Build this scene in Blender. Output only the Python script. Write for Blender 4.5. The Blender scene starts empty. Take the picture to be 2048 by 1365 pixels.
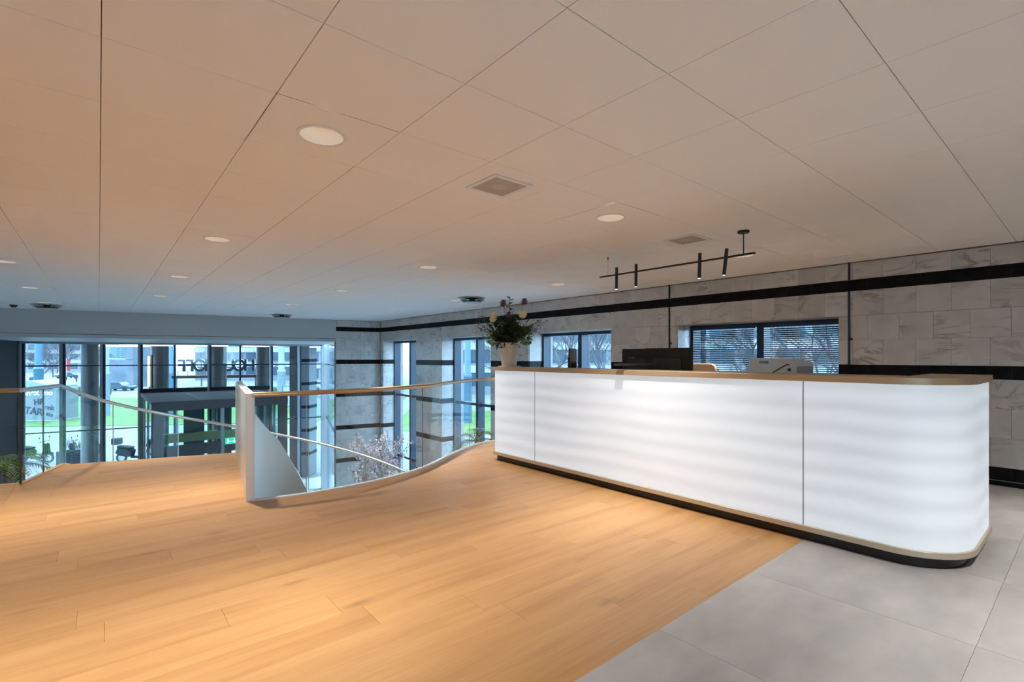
import bpy, bmesh, math, random
from mathutils import Vector, Matrix, noise

# ------------------------------------------------------------------ camera, world, exposure
SC = bpy.context.scene
COL = SC.collection
PI = math.pi
CAM_Z, YAW, FPX, HORIZON = 1.338, math.radians(39.954), 986.67, 713.8
cam_data = bpy.data.cameras.new('camera')
cam_data.sensor_fit = 'HORIZONTAL'
cam_data.sensor_width = 36.0
cam_data.lens = 36.0 * FPX / 2048.0
cam_data.shift_y = (HORIZON - 682.5) / 2048.0
cam_data.clip_start = 0.05
cam_data.clip_end = 600
cam = bpy.data.objects.new('camera', cam_data)
COL.objects.link(cam)
cam.location = (0, 0, CAM_Z)
cam.rotation_euler = (PI / 2, 0, -YAW)
SC.camera = cam

world = bpy.data.worlds.new('overcast_sky')
SC.world = world
world.use_nodes = True
wn = world.node_tree
bg = wn.nodes['Background']
bg.inputs['Color'].default_value = (0.48, 0.75, 1.0, 1)
bg.inputs['Strength'].default_value = 9.5

SC.view_settings.view_transform = 'Standard'
SC.view_settings.look = 'None'
SC.view_settings.gamma = 1.0
SC.view_settings.use_curve_mapping = False
SC.view_settings.exposure = 0.0
LAMP_W = 18.6                       # watts of one ceiling downlight
LAMP_C = (1.0, 0.985, 0.95)
try:
    SC.cycles.use_denoising = True
    SC.cycles.max_bounces = 5
    SC.cycles.diffuse_bounces = 3
    SC.cycles.use_adaptive_sampling = True
    SC.cycles.adaptive_threshold = 0.15
    SC.cycles.glossy_bounces = 2
    SC.cycles.transparent_max_bounces = 24
    SC.cycles.sample_clamp_indirect = 8.0
    SC.cycles.caustics_reflective = False
    SC.cycles.caustics_refractive = False
except Exception:
    pass

FWD = Vector((math.sin(YAW), math.cos(YAW)))
RGT = Vector((math.cos(YAW), -math.sin(YAW)))


def cam_depth(x, y):
    return x * FWD.x + y * FWD.y


def in_view(x, y, z, pad=60):
    d = cam_depth(x, y)
    if d < 0.15:
        return False
    px = 1024 + FPX * (x * RGT.x + y * RGT.y) / d
    py = HORIZON - FPX * (z - CAM_Z) / d
    return -pad < px < 2048 + pad and -pad < py < 1365 + pad


R_ = random.Random(7)

# ------------------------------------------------------------------ materials
MATS = {}


def mat(name, color, rough=0.5, metal=0.0, spec=0.5, emit=None, emit_s=0.0, coat=0.0, bump=None, trans=0.0):
    m = bpy.data.materials.new(name)
    m.use_nodes = True
    b = m.node_tree.nodes['Principled BSDF']
    b.inputs['Base Color'].default_value = (*color, 1)
    b.inputs['Roughness'].default_value = rough
    b.inputs['Metallic'].default_value = metal
    b.inputs['Specular IOR Level'].default_value = spec
    b.inputs['Coat Weight'].default_value = coat
    if trans:
        b.inputs['Transmission Weight'].default_value = trans
    if emit:
        b.inputs['Emission Color'].default_value = (*emit, 1)
        b.inputs['Emission Strength'].default_value = emit_s
    nt = m.node_tree
    if bump:
        n = nt.nodes.new('ShaderNodeTexNoise')
        n.inputs['Scale'].default_value = bump[0]
        n.inputs['Detail'].default_value = 4
        g = nt.nodes.new('ShaderNodeNewGeometry')
        nt.links.new(g.outputs['Position'], n.inputs['Vector'])
        bp = nt.nodes.new('ShaderNodeBump')
        bp.inputs['Strength'].default_value = bump[1]
        bp.inputs['Distance'].default_value = 0.01
        nt.links.new(n.outputs['Fac'], bp.inputs['Height'])
        nt.links.new(bp.outputs['Normal'], b.inputs['Normal'])
    MATS[name] = m
    return m


def noisy(name, c1, c2, scale=(3, 3, 3), detail=4, rough=0.5, ramp=(0.35, 0.65), spec=0.5, per_object=0.0,
          c3=None, vein=None, roughvar=0.0, shift=0.0):
    """two-tone noise on world position, shifted per object so that alike pieces differ"""
    m = mat(name, c1, rough, spec=spec)
    nt = m.node_tree
    b = nt.nodes['Principled BSDF']
    g = nt.nodes.new('ShaderNodeNewGeometry')
    oi = nt.nodes.new('ShaderNodeObjectInfo')
    mp = nt.nodes.new('ShaderNodeMapping')
    mp.inputs['Scale'].default_value = scale
    if shift:
        mul = nt.nodes.new('ShaderNodeMath'); mul.operation = 'MULTIPLY'; mul.inputs[1].default_value = shift
        nt.links.new(oi.outputs['Random'], mul.inputs[0])
        cx = nt.nodes.new('ShaderNodeCombineXYZ')
        for s in ('X', 'Y', 'Z'):
            nt.links.new(mul.outputs[0], cx.inputs[s])
        ad = nt.nodes.new('ShaderNodeVectorMath'); ad.operation = 'ADD'
        nt.links.new(g.outputs['Position'], ad.inputs[0])
        nt.links.new(cx.outputs[0], ad.inputs[1])
        nt.links.new(ad.outputs[0], mp.inputs['Vector'])
    else:
        nt.links.new(g.outputs['Position'], mp.inputs['Vector'])
    n = nt.nodes.new('ShaderNodeTexNoise')
    n.inputs['Scale'].default_value = 1.0
    n.inputs['Detail'].default_value = detail
    n.inputs['Roughness'].default_value = 0.55
    nt.links.new(mp.outputs[0], n.inputs['Vector'])
    r = nt.nodes.new('ShaderNodeValToRGB')
    r.color_ramp.elements[0].position = ramp[0]
    r.color_ramp.elements[1].position = ramp[1]
    r.color_ramp.elements[0].color = (*c1, 1)
    r.color_ramp.elements[1].color = (*c2, 1)
    if c3:
        e = r.color_ramp.elements.new((ramp[0] + ramp[1]) / 2)
        e.color = (*c3, 1)
    nt.links.new(n.outputs['Fac'], r.inputs['Fac'])
    out = r.outputs['Color']
    if vein:
        vc, vscale, vwidth = vein
        n2 = nt.nodes.new('ShaderNodeTexNoise')
        n2.inputs['Scale'].default_value = vscale
        n2.inputs['Detail'].default_value = 5
        n2.inputs['Roughness'].default_value = 0.6
        n2.inputs['Distortion'].default_value = 1.2
        mp2 = nt.nodes.new('ShaderNodeMapping')
        mp2.inputs['Rotation'].default_value = (0.75, 0, 0)
        mp2.inputs['Scale'].default_value = (1, 0.45, 1.25)
        nt.links.new(mp.inputs['Vector'].links[0].from_socket, mp2.inputs['Vector'])
        nt.links.new(mp2.outputs[0], n2.inputs['Vector'])
        sb = nt.nodes.new('ShaderNodeMath'); sb.operation = 'SUBTRACT'; sb.inputs[1].default_value = 0.5
        nt.links.new(n2.outputs['Fac'], sb.inputs[0])
        ab = nt.nodes.new('ShaderNodeMath'); ab.operation = 'ABSOLUTE'
        nt.links.new(sb.outputs[0], ab.inputs[0])
        mr = nt.nodes.new('ShaderNodeMapRange')
        mr.inputs['From Min'].default_value = 0.0
        mr.inputs['From Max'].default_value = vwidth
        mr.inputs['To Min'].default_value = 1.0
        mr.inputs['To Max'].default_value = 0.0
        nt.links.new(ab.outputs[0], mr.inputs['Value'])
        n3 = nt.nodes.new('ShaderNodeTexNoise')
        n3.inputs['Scale'].default_value = vscale * 0.9
        nt.links.new(mp.inputs['Vector'].links[0].from_socket, n3.inputs['Vector'])
        mr3 = nt.nodes.new('ShaderNodeMapRange')
        mr3.inputs['From Min'].default_value = 0.45
        mr3.inputs['From Max'].default_value = 0.65
        nt.links.new(n3.outputs['Fac'], mr3.inputs['Value'])
        mm = nt.nodes.new('ShaderNodeMath'); mm.operation = 'MULTIPLY'
        nt.links.new(mr.outputs[0], mm.inputs[0])
        nt.links.new(mr3.outputs[0], mm.inputs[1])
        mx = nt.nodes.new('ShaderNodeMix'); mx.data_type = 'RGBA'
        nt.links.new(mm.outputs[0], mx.inputs['Factor'])
        nt.links.new(out, mx.inputs['A'])
        mx.inputs['B'].default_value = (*vc, 1)
        out = mx.outputs['Result']
    if per_object:
        mr = nt.nodes.new('ShaderNodeMapRange')
        mr.inputs['To Min'].default_value = 1 - per_object
        mr.inputs['To Max'].default_value = 1 + per_object
        nt.links.new(oi.outputs['Random'], mr.inputs['Value'])
        hs = nt.nodes.new('ShaderNodeHueSaturation')
        nt.links.new(mr.outputs[0], hs.inputs['Value'])
        nt.links.new(out, hs.inputs['Color'])
        out = hs.outputs['Color']
    nt.links.new(out, b.inputs['Base Color'])
    return m


def glass(name, tint, refl=1.0, rough=0.0):
    """thin architectural glass: straight-through transmission plus a Fresnel reflection"""
    m = bpy.data.materials.new(name)
    m.use_nodes = True
    nt = m.node_tree
    nt.nodes.clear()
    o = nt.nodes.new('ShaderNodeOutputMaterial')
    t = nt.nodes.new('ShaderNodeBsdfTransparent')
    t.inputs['Color'].default_value = (*tint, 1)
    g = nt.nodes.new('ShaderNodeBsdfGlossy')
    g.inputs['Roughness'].default_value = rough
    lw = nt.nodes.new('ShaderNodeLayerWeight')
    lw.inputs['Blend'].default_value = 0.5
    pw = nt.nodes.new('ShaderNodeMath'); pw.operation = 'POWER'; pw.inputs[1].default_value = 5.0
    nt.links.new(lw.outputs['Facing'], pw.inputs[0])
    mu = nt.nodes.new('ShaderNodeMath'); mu.operation = 'MULTIPLY_ADD'      # Schlick
    mu.inputs[1].default_value = 0.96 * refl
    mu.inputs[2].default_value = 0.04 * refl
    nt.links.new(pw.outputs[0], mu.inputs[0])
    mx = nt.nodes.new('ShaderNodeMixShader')
    nt.links.new(mu.outputs[0], mx.inputs['Fac'])
    nt.links.new(t.outputs[0], mx.inputs[1])
    nt.links.new(g.outputs[0], mx.inputs[2])
    nt.links.new(mx.outputs[0], o.inputs['Surface'])
    MATS[name] = m
    return m


M = MATS
mat('ceiling_white', (0.90, 0.89, 0.885), 0.9, spec=0.2, bump=(260, 0.06))
mat('ceiling_gap', (0.30, 0.25, 0.21), 0.9)
noisy('wood', (0.42, 0.200, 0.068), (0.585, 0.318, 0.125), scale=(0.55, 6.5, 1), detail=5, rough=0.42,
      ramp=(0.26, 0.72), per_object=0.015, c3=(0.525, 0.274, 0.101), shift=37.0)
noisy('vinyl_grey', (0.38, 0.36, 0.335), (0.52, 0.485, 0.455), scale=(2.2, 4.5, 2), detail=7, rough=0.42,
      ramp=(0.32, 0.70), per_object=0.03, shift=11.0)
wt = MATS['wood'].node_tree
pb = wt.nodes['Principled BSDF']
src = pb.inputs['Base Color'].links[0].from_socket
gm = wt.nodes.new('ShaderNodeNewGeometry')


def wood_map(sx, sy):
    mp_ = wt.nodes.new('ShaderNodeMapping')
    mp_.inputs['Scale'].default_value = (sx, sy, 1)
    wt.links.new(gm.outputs['Position'], mp_.inputs['Vector'])
    return mp_.outputs[0]


gn = wt.nodes.new('ShaderNodeTexNoise'); gn.inputs['Scale'].default_value = 1; gn.inputs['Detail'].default_value = 3
wt.links.new(wood_map(3.0, 60.0), gn.inputs['Vector'])
gr_ = wt.nodes.new('ShaderNodeMapRange')
for kk, vv in (('From Min', .3), ('From Max', .7), ('To Min', .93), ('To Max', 1.06)):
    gr_.inputs[kk].default_value = vv
wt.links.new(gn.outputs['Fac'], gr_.inputs['Value'])
vo = wt.nodes.new('ShaderNodeTexVoronoi'); vo.inputs['Scale'].default_value = 1
wt.links.new(wood_map(1.25, 3.6), vo.inputs['Vector'])
kr = wt.nodes.new('ShaderNodeMapRange')
for kk, vv in (('From Min', .02), ('From Max', .13), ('To Min', .72), ('To Max', 1.0)):
    kr.inputs[kk].default_value = vv
wt.links.new(vo.outputs['Distance'], kr.inputs['Value'])
km = wt.nodes.new('ShaderNodeMath'); km.operation = 'MULTIPLY'
wt.links.new(gr_.outputs[0], km.inputs[0]); wt.links.new(kr.outputs[0], km.inputs[1])
hv = wt.nodes.new('ShaderNodeHueSaturation')
wt.links.new(km.outputs[0], hv.inputs['Value']); wt.links.new(src, hv.inputs['Color'])
wt.links.new(hv.outputs['Color'], pb.inputs['Base Color'])
mat('floor_slab', (0.10, 0.055, 0.03), 0.8)
noisy('marble', (0.52, 0.50, 0.485), (0.67, 0.655, 0.64), scale=(2.2, 2.2, 2.2), detail=6, rough=0.28,
      ramp=(0.30, 0.70), per_object=0.06, shift=53.0, vein=((0.30, 0.285, 0.275), 2.6, 0.040))
noisy('black_stone', (0.005, 0.0055, 0.007), (0.013, 0.014, 0.016), scale=(14, 14, 14), rough=0.3, ramp=(0.4, 0.8), spec=0.12)
mat('joint', (0.33, 0.32, 0.31), 0.9)
mat('wall_paint', (0.80, 0.79, 0.78), 0.85)
mat('beam_paint', (0.50, 0.52, 0.53), 0.7)
mat('dark_wall', (0.055, 0.058, 0.062), 0.8, spec=0.2)
mat('soffit', (0.74, 0.76, 0.78), 0.5)
mat('white_paint', (0.88, 0.88, 0.86), 0.25)
mat('white_trim', (0.83, 0.82, 0.80), 0.45)
mat('reflector', (0.62, 0.58, 0.55), 0.4)
mat('led_warm', (1, 0.9, 0.75), 0.4, emit=(1.0, 0.86, 0.68), emit_s=6.0)
mat('grille_mesh', (0.50, 0.45, 0.41), 0.6)
mat('grille_disc', (0.56, 0.51, 0.47), 0.7)
mat('grille_dark', (0.30, 0.26, 0.23), 0.8)
mat('led_dim', (1, 0.95, 0.9), 0.4, emit=(1.0, 0.90, 0.78), emit_s=2.2)
mat('black_metal', (0.012, 0.012, 0.013), 0.45)
mat('black_plastic', (0.020, 0.018, 0.016), 0.42, spec=0.35)
mat('charcoal_plastic', (0.038, 0.034, 0.030), 0.5, spec=0.35)
mat('grey_plastic', (0.30, 0.30, 0.31), 0.45)
mat('screen_black', (0.006, 0.006, 0.007), 0.15)
mat('steel', (0.62, 0.60, 0.57), 0.28, metal=1.0)
mat('brass_rail', (0.60, 0.42, 0.26), 0.30, metal=1.0)
mat('champagne', (0.60, 0.50, 0.37), 0.42, metal=0.35)
mat('counter_edge', (0.56, 0.40, 0.235), 0.38, metal=0.3)
mat('plinth_black', (0.006, 0.006, 0.008), 0.25)
mat('oak_edge', (0.62, 0.42, 0.23), 0.5)
mat('navy_frame', (0.012, 0.035, 0.075), 0.35)
mat('slate_frame', (0.075, 0.085, 0.10), 0.45)
mat('silver_frame', (0.42, 0.46, 0.50), 0.35, metal=0.3)
mat('lower_floor', (0.46, 0.465, 0.47), 0.35)
mat('blind_slat', (0.028, 0.038, 0.060), 0.4)
mat('cream_ceramic', (0.72, 0.60, 0.46), 0.35)
mat('leaf_dark', (0.020, 0.045, 0.014), 0.5)
mat('leaf_mid', (0.055, 0.11, 0.025), 0.5)
mat('leaf_lime', (0.20, 0.30, 0.03), 0.5)
mat('stem', (0.06, 0.08, 0.025), 0.6)
mat('rose_cream', (0.85, 0.72, 0.38), 0.6)
mat('allium', (0.22, 0.09, 0.18), 0.7)
mat('berry', (0.10, 0.05, 0.05), 0.6)
mat('bark', (0.14, 0.10, 0.075), 0.85)
mat('blossom', (0.93, 0.83, 0.86), 0.7)
mat('tan_leather', (0.60, 0.37, 0.20), 0.5)
mat('printer_white', (0.70, 0.67, 0.63), 0.45)
mat('printer_side', (0.28, 0.29, 0.31), 0.5)
mat('exit_green', (0.02, 0.4, 0.25), 0.5, emit=(0.03, 0.75, 0.5), emit_s=0.9)
mat('exit_white', (0.9, 0.95, 0.9), 0.5, emit=(0.8, 1.0, 0.9), emit_s=1.4)
mat('tan_beam', (0.58, 0.44, 0.22), 0.6)
# exterior
noisy('paving', (0.154, 0.162, 0.169), (0.192, 0.200, 0.208), scale=(0.6, 0.6, 0.6), rough=0.8)
noisy('road', (0.138, 0.146, 0.158), (0.165, 0.173, 0.185), scale=(0.5, 0.5, 0.5), rough=0.85)
noisy('grass', (0.050, 0.115, 0.013), (0.092, 0.173, 0.027), scale=(0.8, 0.8, 0.8), detail=6, rough=0.9)
noisy('hedge', (0.019, 0.042, 0.015), (0.050, 0.081, 0.035), scale=(3, 3, 3), rough=0.9)
mat('column_grey', (0.046, 0.050, 0.056), 0.4)
mat('column_marble', (0.131, 0.146, 0.165), 0.35)
mat('mast_blue', (0.046, 0.115, 0.192), 0.45)
mat('mast_light', (0.162, 0.208, 0.254), 0.5)
mat('letter_face', (0.029, 0.050, 0.073), 0.5)
mat('letter_side', (0.80, 0.81, 0.82), 0.4)
mat('canopy_brown', (0.054, 0.042, 0.040), 0.5)
noisy('concrete_blue', (0.085, 0.104, 0.131), (0.127, 0.150, 0.181), scale=(0.5, 0.5, 0.5), rough=0.8)
mat('facade_white', (0.277, 0.292, 0.308), 0.7)
mat('facade_grey', (0.138, 0.158, 0.181), 0.7)
mat('facade_lilac', (0.192, 0.192, 0.223), 0.8)
mat('far_pane', (0.023, 0.050, 0.077), 0.2)
mat('tree_bark', (0.073, 0.071, 0.081), 0.9)
mat('kiosk_grey', (0.154, 0.177, 0.188), 0.7)
mat('kiosk_roof', (0.138, 0.204, 0.254), 0.5)
mat('spray_black', (0.015, 0.02, 0.03), 0.8)
mat('spray_white', (0.80, 0.82, 0.84), 0.8)
mat('scooter_dark', (0.006, 0.012, 0.015), 0.8, spec=0.06)
mat('rubber', (0.012, 0.013, 0.014), 0.8)
mat('car_dark', (0.03, 0.05, 0.08), 0.25, coat=0.5)
mat('car_blue', (0.015, 0.046, 0.108), 0.25, coat=0.5)
mat('car_white', (0.288, 0.300, 0.308), 0.3, coat=0.5)
mat('banner_red', (0.250, 0.012, 0.031), 0.6)
mat('coat_navy', (0.02, 0.035, 0.08), 0.8)
mat('skin', (0.52, 0.33, 0.25), 0.6)
mat('bin_blue', (0.012, 0.046, 0.162), 0.5)
mat('poster', (0.212, 0.254, 0.285), 0.6)
glass('glass_rail', (0.965, 0.985, 0.98), 0.8)
glass('glass_window', (0.93, 0.98, 1.0), 0.6)
glass('glass_facade', (0.91, 0.975, 1.0), 0.7)
glass('glass_green', (0.74, 0.88, 0.86), 0.7)


def panel_material():
    """backlit translucent front: glows, with the soft bands of the LED strips behind it"""
    m = bpy.data.materials.new('backlit_panel')
    m.use_nodes = True
    nt = m.node_tree
    b = nt.nodes['Principled BSDF']
    b.inputs['Base Color'].default_value = (0.55, 0.55, 0.55, 1)
    b.inputs['Roughness'].default_value = 0.38
    g = nt.nodes.new('ShaderNodeNewGeometry')
    s = nt.nodes.new('ShaderNodeSeparateXYZ')
    nt.links.new(g.outputs['Position'], s.inputs[0])
    n = nt.nodes.new('ShaderNodeTexNoise')
    n.inputs['Scale'].default_value = 1.3
    n.inputs['Detail'].default_value = 1
    nt.links.new(g.outputs['Position'], n.inputs['Vector'])
    w = nt.nodes.new('ShaderNodeMath'); w.operation = 'MULTIPLY_ADD'
    w.inputs[1].default_value = 0.10
    nt.links.new(n.outputs['Fac'], w.inputs[0])
    nt.links.new(s.outputs['Z'], w.inputs[2])
    k = nt.nodes.new('ShaderNodeMath'); k.operation = 'MULTIPLY'; k.inputs[1].default_value = 2 * PI / 0.155
    nt.links.new(w.outputs[0], k.inputs[0])
    sn = nt.nodes.new('ShaderNodeMath'); sn.operation = 'SINE'
    nt.links.new(k.outputs[0], sn.inputs[0])
    mr = nt.nodes.new('ShaderNodeMapRange')
    mr.inputs['From Min'].default_value = -1
    mr.inputs['From Max'].default_value = 1
    mr.inputs['To Min'].default_value = 0.45
    mr.inputs['To Max'].default_value = 0.54
    nt.links.new(sn.outputs[0], mr.inputs['Value'])
    b.inputs['Emission Color'].default_value = (0.80, 0.90, 1.0, 1)
    nt.links.new(mr.outputs[0], b.inputs['Emission Strength'])
    MATS['backlit_panel'] = m


panel_material()

# ------------------------------------------------------------------ mesh helpers


class MB:
    def __init__(self):
        self.v, self.f, self.mi = [], [], []
        self.cur = 0

    def add(self, vs, fs):
        o = len(self.v)
        self.v += [tuple(p) for p in vs]
        for f in fs:
            self.f.append(tuple(i + o for i in f))
            self.mi.append(self.cur)

    def box(self, x0, x1, y0, y1, z0, z1):
        x0, x1 = min(x0, x1), max(x0, x1); y0, y1 = min(y0, y1), max(y0, y1); z0, z1 = min(z0, z1), max(z0, z1)
        vs = [(x0, y0, z0), (x1, y0, z0), (x1, y1, z0), (x0, y1, z0), (x0, y0, z1), (x1, y0, z1), (x1, y1, z1), (x0, y1, z1)]
        self.add(vs, [(0, 3, 2, 1), (4, 5, 6, 7), (0, 1, 5, 4), (1, 2, 6, 5), (2, 3, 7, 6), (3, 0, 4, 7)])
        return self

    def obox(self, org, ax, ay, x0, x1, y0, y1, z0, z1):
        """box in a turned frame: org + ax*x + ay*y"""
        vs = []
        for z in (z0, z1):
            for (x, y) in ((x0, y0), (x1, y0), (x1, y1), (x0, y1)):
                p = org + ax * x + ay * y
                vs.append((p.x, p.y, z))
        self.add(vs, [(0, 3, 2, 1), (4, 5, 6, 7), (0, 1, 5, 4), (1, 2, 6, 5), (2, 3, 7, 6), (3, 0, 4, 7)])
        return self

    def prism(self, poly, z0, z1):
        n = len(poly)
        a = sum(poly[i][0] * poly[(i + 1) % n][1] - poly[(i + 1) % n][0] * poly[i][1] for i in range(n))
        if a < 0:
            poly = list(reversed(poly))
        vs = [(p[0], p[1], z0) for p in poly] + [(p[0], p[1], z1) for p in poly]
        fs = [tuple(reversed(range(n))), tuple(range(n, 2 * n))]
        fs += [(i, (i + 1) % n, n + (i + 1) % n, n + i) for i in range(n)]
        self.add(vs, fs)
        return self

    def tube(self, pts, r, n=8, cap=True):
        pts = [Vector(p) for p in pts]
        rs = r if isinstance(r, (list, tuple)) else [r] * len(pts)
        vs, fs = [], []
        prev = None
        for i, p in enumerate(pts):
            if i == 0:
                d = pts[1] - p
            elif i == len(pts) - 1:
                d = p - pts[-2]
            else:
                d = (pts[i + 1] - p).normalized() + (p - pts[i - 1]).normalized()
            if d.length < 1e-9:
                d = Vector((0, 0, 1))
            d.normalize()
            if prev is None:
                ref = Vector((0, 0, 1)) if abs(d.z) < 0.9 else Vector((1, 0, 0))
                u = d.cross(ref).normalized()
            else:
                u = (prev - d * prev.dot(d))
                if u.length < 1e-6:
                    u = d.cross(Vector((1, 0, 0.3)))
                u.normalize()
            prev = u
            w = d.cross(u)
            for k in range(n):
                a = 2 * PI * k / n
                vs.append(p + (u * math.cos(a) + w * math.sin(a)) * rs[i])
        for i in range(len(pts) - 1):
            for k in range(n):
                a, b = i * n + k, i * n + (k + 1) % n
                fs.append((a, b, b + n, a + n))
        if cap:
            fs.append(tuple(reversed(range(n))))
            fs.append(tuple(range((len(pts) - 1) * n, len(pts) * n)))
        self.add(vs, fs)
        return self

    def lathe(self, prof, n=24, c=(0, 0, 0), close=False):
        vs, fs = [], []
        for (r, z) in prof:
            for k in range(n):
                a = 2 * PI * k / n
                vs.append((c[0] + r * math.cos(a), c[1] + r * math.sin(a), c[2] + z))
        m = len(prof)
        for i in range(m - 1 if not close else m):
            j = (i + 1) % m
            for k in range(n):
                k2 = (k + 1) % n
                fs.append((i * n + k, i * n + k2, j * n + k2, j * n + k))
        if not close:
            if prof[0][0] > 1e-6:
                fs.append(tuple(reversed(range(n))))
            if prof[-1][0] > 1e-6:
                fs.append(tuple(range((m - 1) * n, m * n)))
        self.add(vs, fs)
        return self

    def strip(self, path, half, z0f, z1f):
        """a thick upright sheet that follows path (2D); z0f, z1f give its lower and upper edge at index i"""
        n = len(path)
        vs, fs = [], []
        for i, p in enumerate(path):
            a = Vector(path[max(i - 1, 0)][:2]); b = Vector(path[min(i + 1, n - 1)][:2])
            d = (b - a).normalized()
            nn = Vector((-d.y, d.x)) * half
            z0, z1 = z0f(i), z1f(i)
            vs += [(p[0] + nn.x, p[1] + nn.y, z0), (p[0] - nn.x, p[1] - nn.y, z0),
                   (p[0] - nn.x, p[1] - nn.y, z1), (p[0] + nn.x, p[1] + nn.y, z1)]
        for i in range(n - 1):
            o = i * 4
            for k in range(4):
                k2 = (k + 1) % 4
                fs.append((o + k, o + k2, o + 4 + k2, o + 4 + k))
        fs += [(3, 2, 1, 0), ((n - 1) * 4, (n - 1) * 4 + 1, (n - 1) * 4 + 2, (n - 1) * 4 + 3)]
        self.add(vs, fs)
        return self

    def sphere(self, c, r, n=8, m=5, sx=1, sy=1, sz=1):
        prof = [(0.0001 if i in (0, m) else math.sin(PI * i / m), -math.cos(PI * i / m)) for i in range(m + 1)]
        vs, fs = [], []
        for (q, z) in prof:
            for k in range(n):
                a = 2 * PI * k / n
                vs.append((c[0] + r * sx * q * math.cos(a), c[1] + r * sy * q * math.sin(a), c[2] + r * sz * z))
        for i in range(m):
            for k in range(n):
                k2 = (k + 1) % n
                fs.append((i * n + k, i * n + k2, (i + 1) * n + k2, (i + 1) * n + k))
        self.add(vs, fs)
        return self

    def mesh(self, name, mats, smooth=False):
        me = bpy.data.meshes.new(name)
        me.from_pydata(self.v, [], self.f)
        for m in (mats if isinstance(mats, (list, tuple)) else [mats]):
            me.materials.append(MATS[m])
        if isinstance(mats, (list, tuple)):
            me.polygons.foreach_set('material_index', self.mi)
        if smooth:
            me.polygons.foreach_set('use_smooth', [True] * len(me.polygons))
            try:
                me.set_sharp_from_angle(angle=math.radians(38))
            except Exception:
                pass
        bm = bmesh.new(); bm.from_mesh(me)
        bmesh.ops.recalc_face_normals(bm, faces=bm.faces)
        bm.to_mesh(me); bm.free()
        me.update()
        return me

    def build(self, name, mats, parent=None, smooth=False, bevel=0.0, seg=2):
        o = bpy.data.objects.new(name, self.mesh(name, mats, smooth))
        COL.objects.link(o)
        if parent:
            o.parent = parent
        if bevel:
            b = o.modifiers.new('bevel', 'BEVEL')
            b.width = bevel; b.segments = seg; b.limit_method = 'ANGLE'
        return o


def thing(name, label, cat, loc=(0, 0, 0), rz=0.0, group=None):
    o = bpy.data.objects.new(name, None)
    o.empty_display_size = 0.1
    COL.objects.link(o)
    o.location = loc
    o.rotation_euler = (0, 0, rz)
    return tag(o, label, cat, group)


def tag(o, label, cat, group=None, kind=None):
    o['label'] = label
    o['category'] = cat
    if group:
        o['group'] = group
    if kind:
        o['kind'] = kind
    return o


def struct(o):
    o['kind'] = 'structure'
    return o


def dup(root, loc, rz=0.0, label=None, group=None, scale=None):
    r = root.copy(); COL.objects.link(r)
    r.location = loc; r.rotation_euler = (0, 0, rz)
    if scale:
        r.scale = scale
    if label:
        r['label'] = label
    if group:
        r['group'] = group
    for ch in list(root.children):
        c = ch.copy(); COL.objects.link(c); c.parent = r
        for g in list(ch.children):
            d = g.copy(); COL.objects.link(d); d.parent = c
    return r


def clip_rect(poly, x0, x1, y0, y1):
    """Sutherland-Hodgman: polygon cut to a rectangle"""
    def cut(p, f, inter):
        out = []
        for i in range(len(p)):
            a, b = p[i], p[(i + 1) % len(p)]
            fa, fb = f(a), f(b)
            if fa:
                out.append(a)
            if fa != fb:
                out.append(inter(a, b))
        return out

    def ix(x):
        return lambda a, b: (x, a[1] + (b[1] - a[1]) * (x - a[0]) / (b[0] - a[0]))

    def iy(y):
        return lambda a, b: (a[0] + (b[0] - a[0]) * (y - a[1]) / (b[1] - a[1]), y)
    for f, it in ((lambda q: q[0] >= x0, ix(x0)), (lambda q: q[0] <= x1, ix(x1)),
                  (lambda q: q[1] >= y0, iy(y0)), (lambda q: q[1] <= y1, iy(y1))):
        if len(poly) < 3:
            return []
        poly = cut(poly, f, it)
    out = []
    for p in poly:
        if not out or (abs(p[0] - out[-1][0]) + abs(p[1] - out[-1][1]) > 1e-5):
            out.append(p)
    if len(out) > 2 and abs(out[0][0] - out[-1][0]) + abs(out[0][1] - out[-1][1]) < 1e-5:
        out.pop()
    return out


def area(p):
    return 0.5 * abs(sum(p[i][0] * p[(i + 1) % len(p)][1] - p[(i + 1) % len(p)][0] * p[i][1] for i in range(len(p))))


def catmull(pts, k=8):
    out = []
    for i in range(len(pts) - 1):
        p0 = Vector(pts[max(i - 1, 0)]); p1 = Vector(pts[i]); p2 = Vector(pts[i + 1]); p3 = Vector(pts[min(i + 2, len(pts) - 1)])
        for j in range(k):
            t = j / k
            q = 0.5 * ((2 * p1) + (p2 - p0) * t + (2 * p0 - 5 * p1 + 4 * p2 - p3) * t * t + (3 * p1 - p0 - 3 * p2 + p3) * t ** 3)
            out.append((q.x, q.y))
    out.append(tuple(pts[-1]))
    return out


# ------------------------------------------------------------------ layout numbers (metres)
ZC = 2.5095                 # ceiling
WX = 7.16                   # face of the marble wall
G = -4.05                   # lower floor and street
FA = math.radians(10.1)     # the glazed front is turned against the room
FO = Vector((7.14, 15.35))
FE = Vector((-math.cos(FA), math.sin(FA)))   # along the front, to the left
FN = Vector((math.sin(FA), math.cos(FA)))    # outwards
GN = 4.8                    # distance of the glazing behind the beam


def fp(t, nn):
    return FO + FE * t + FN * nn


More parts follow.
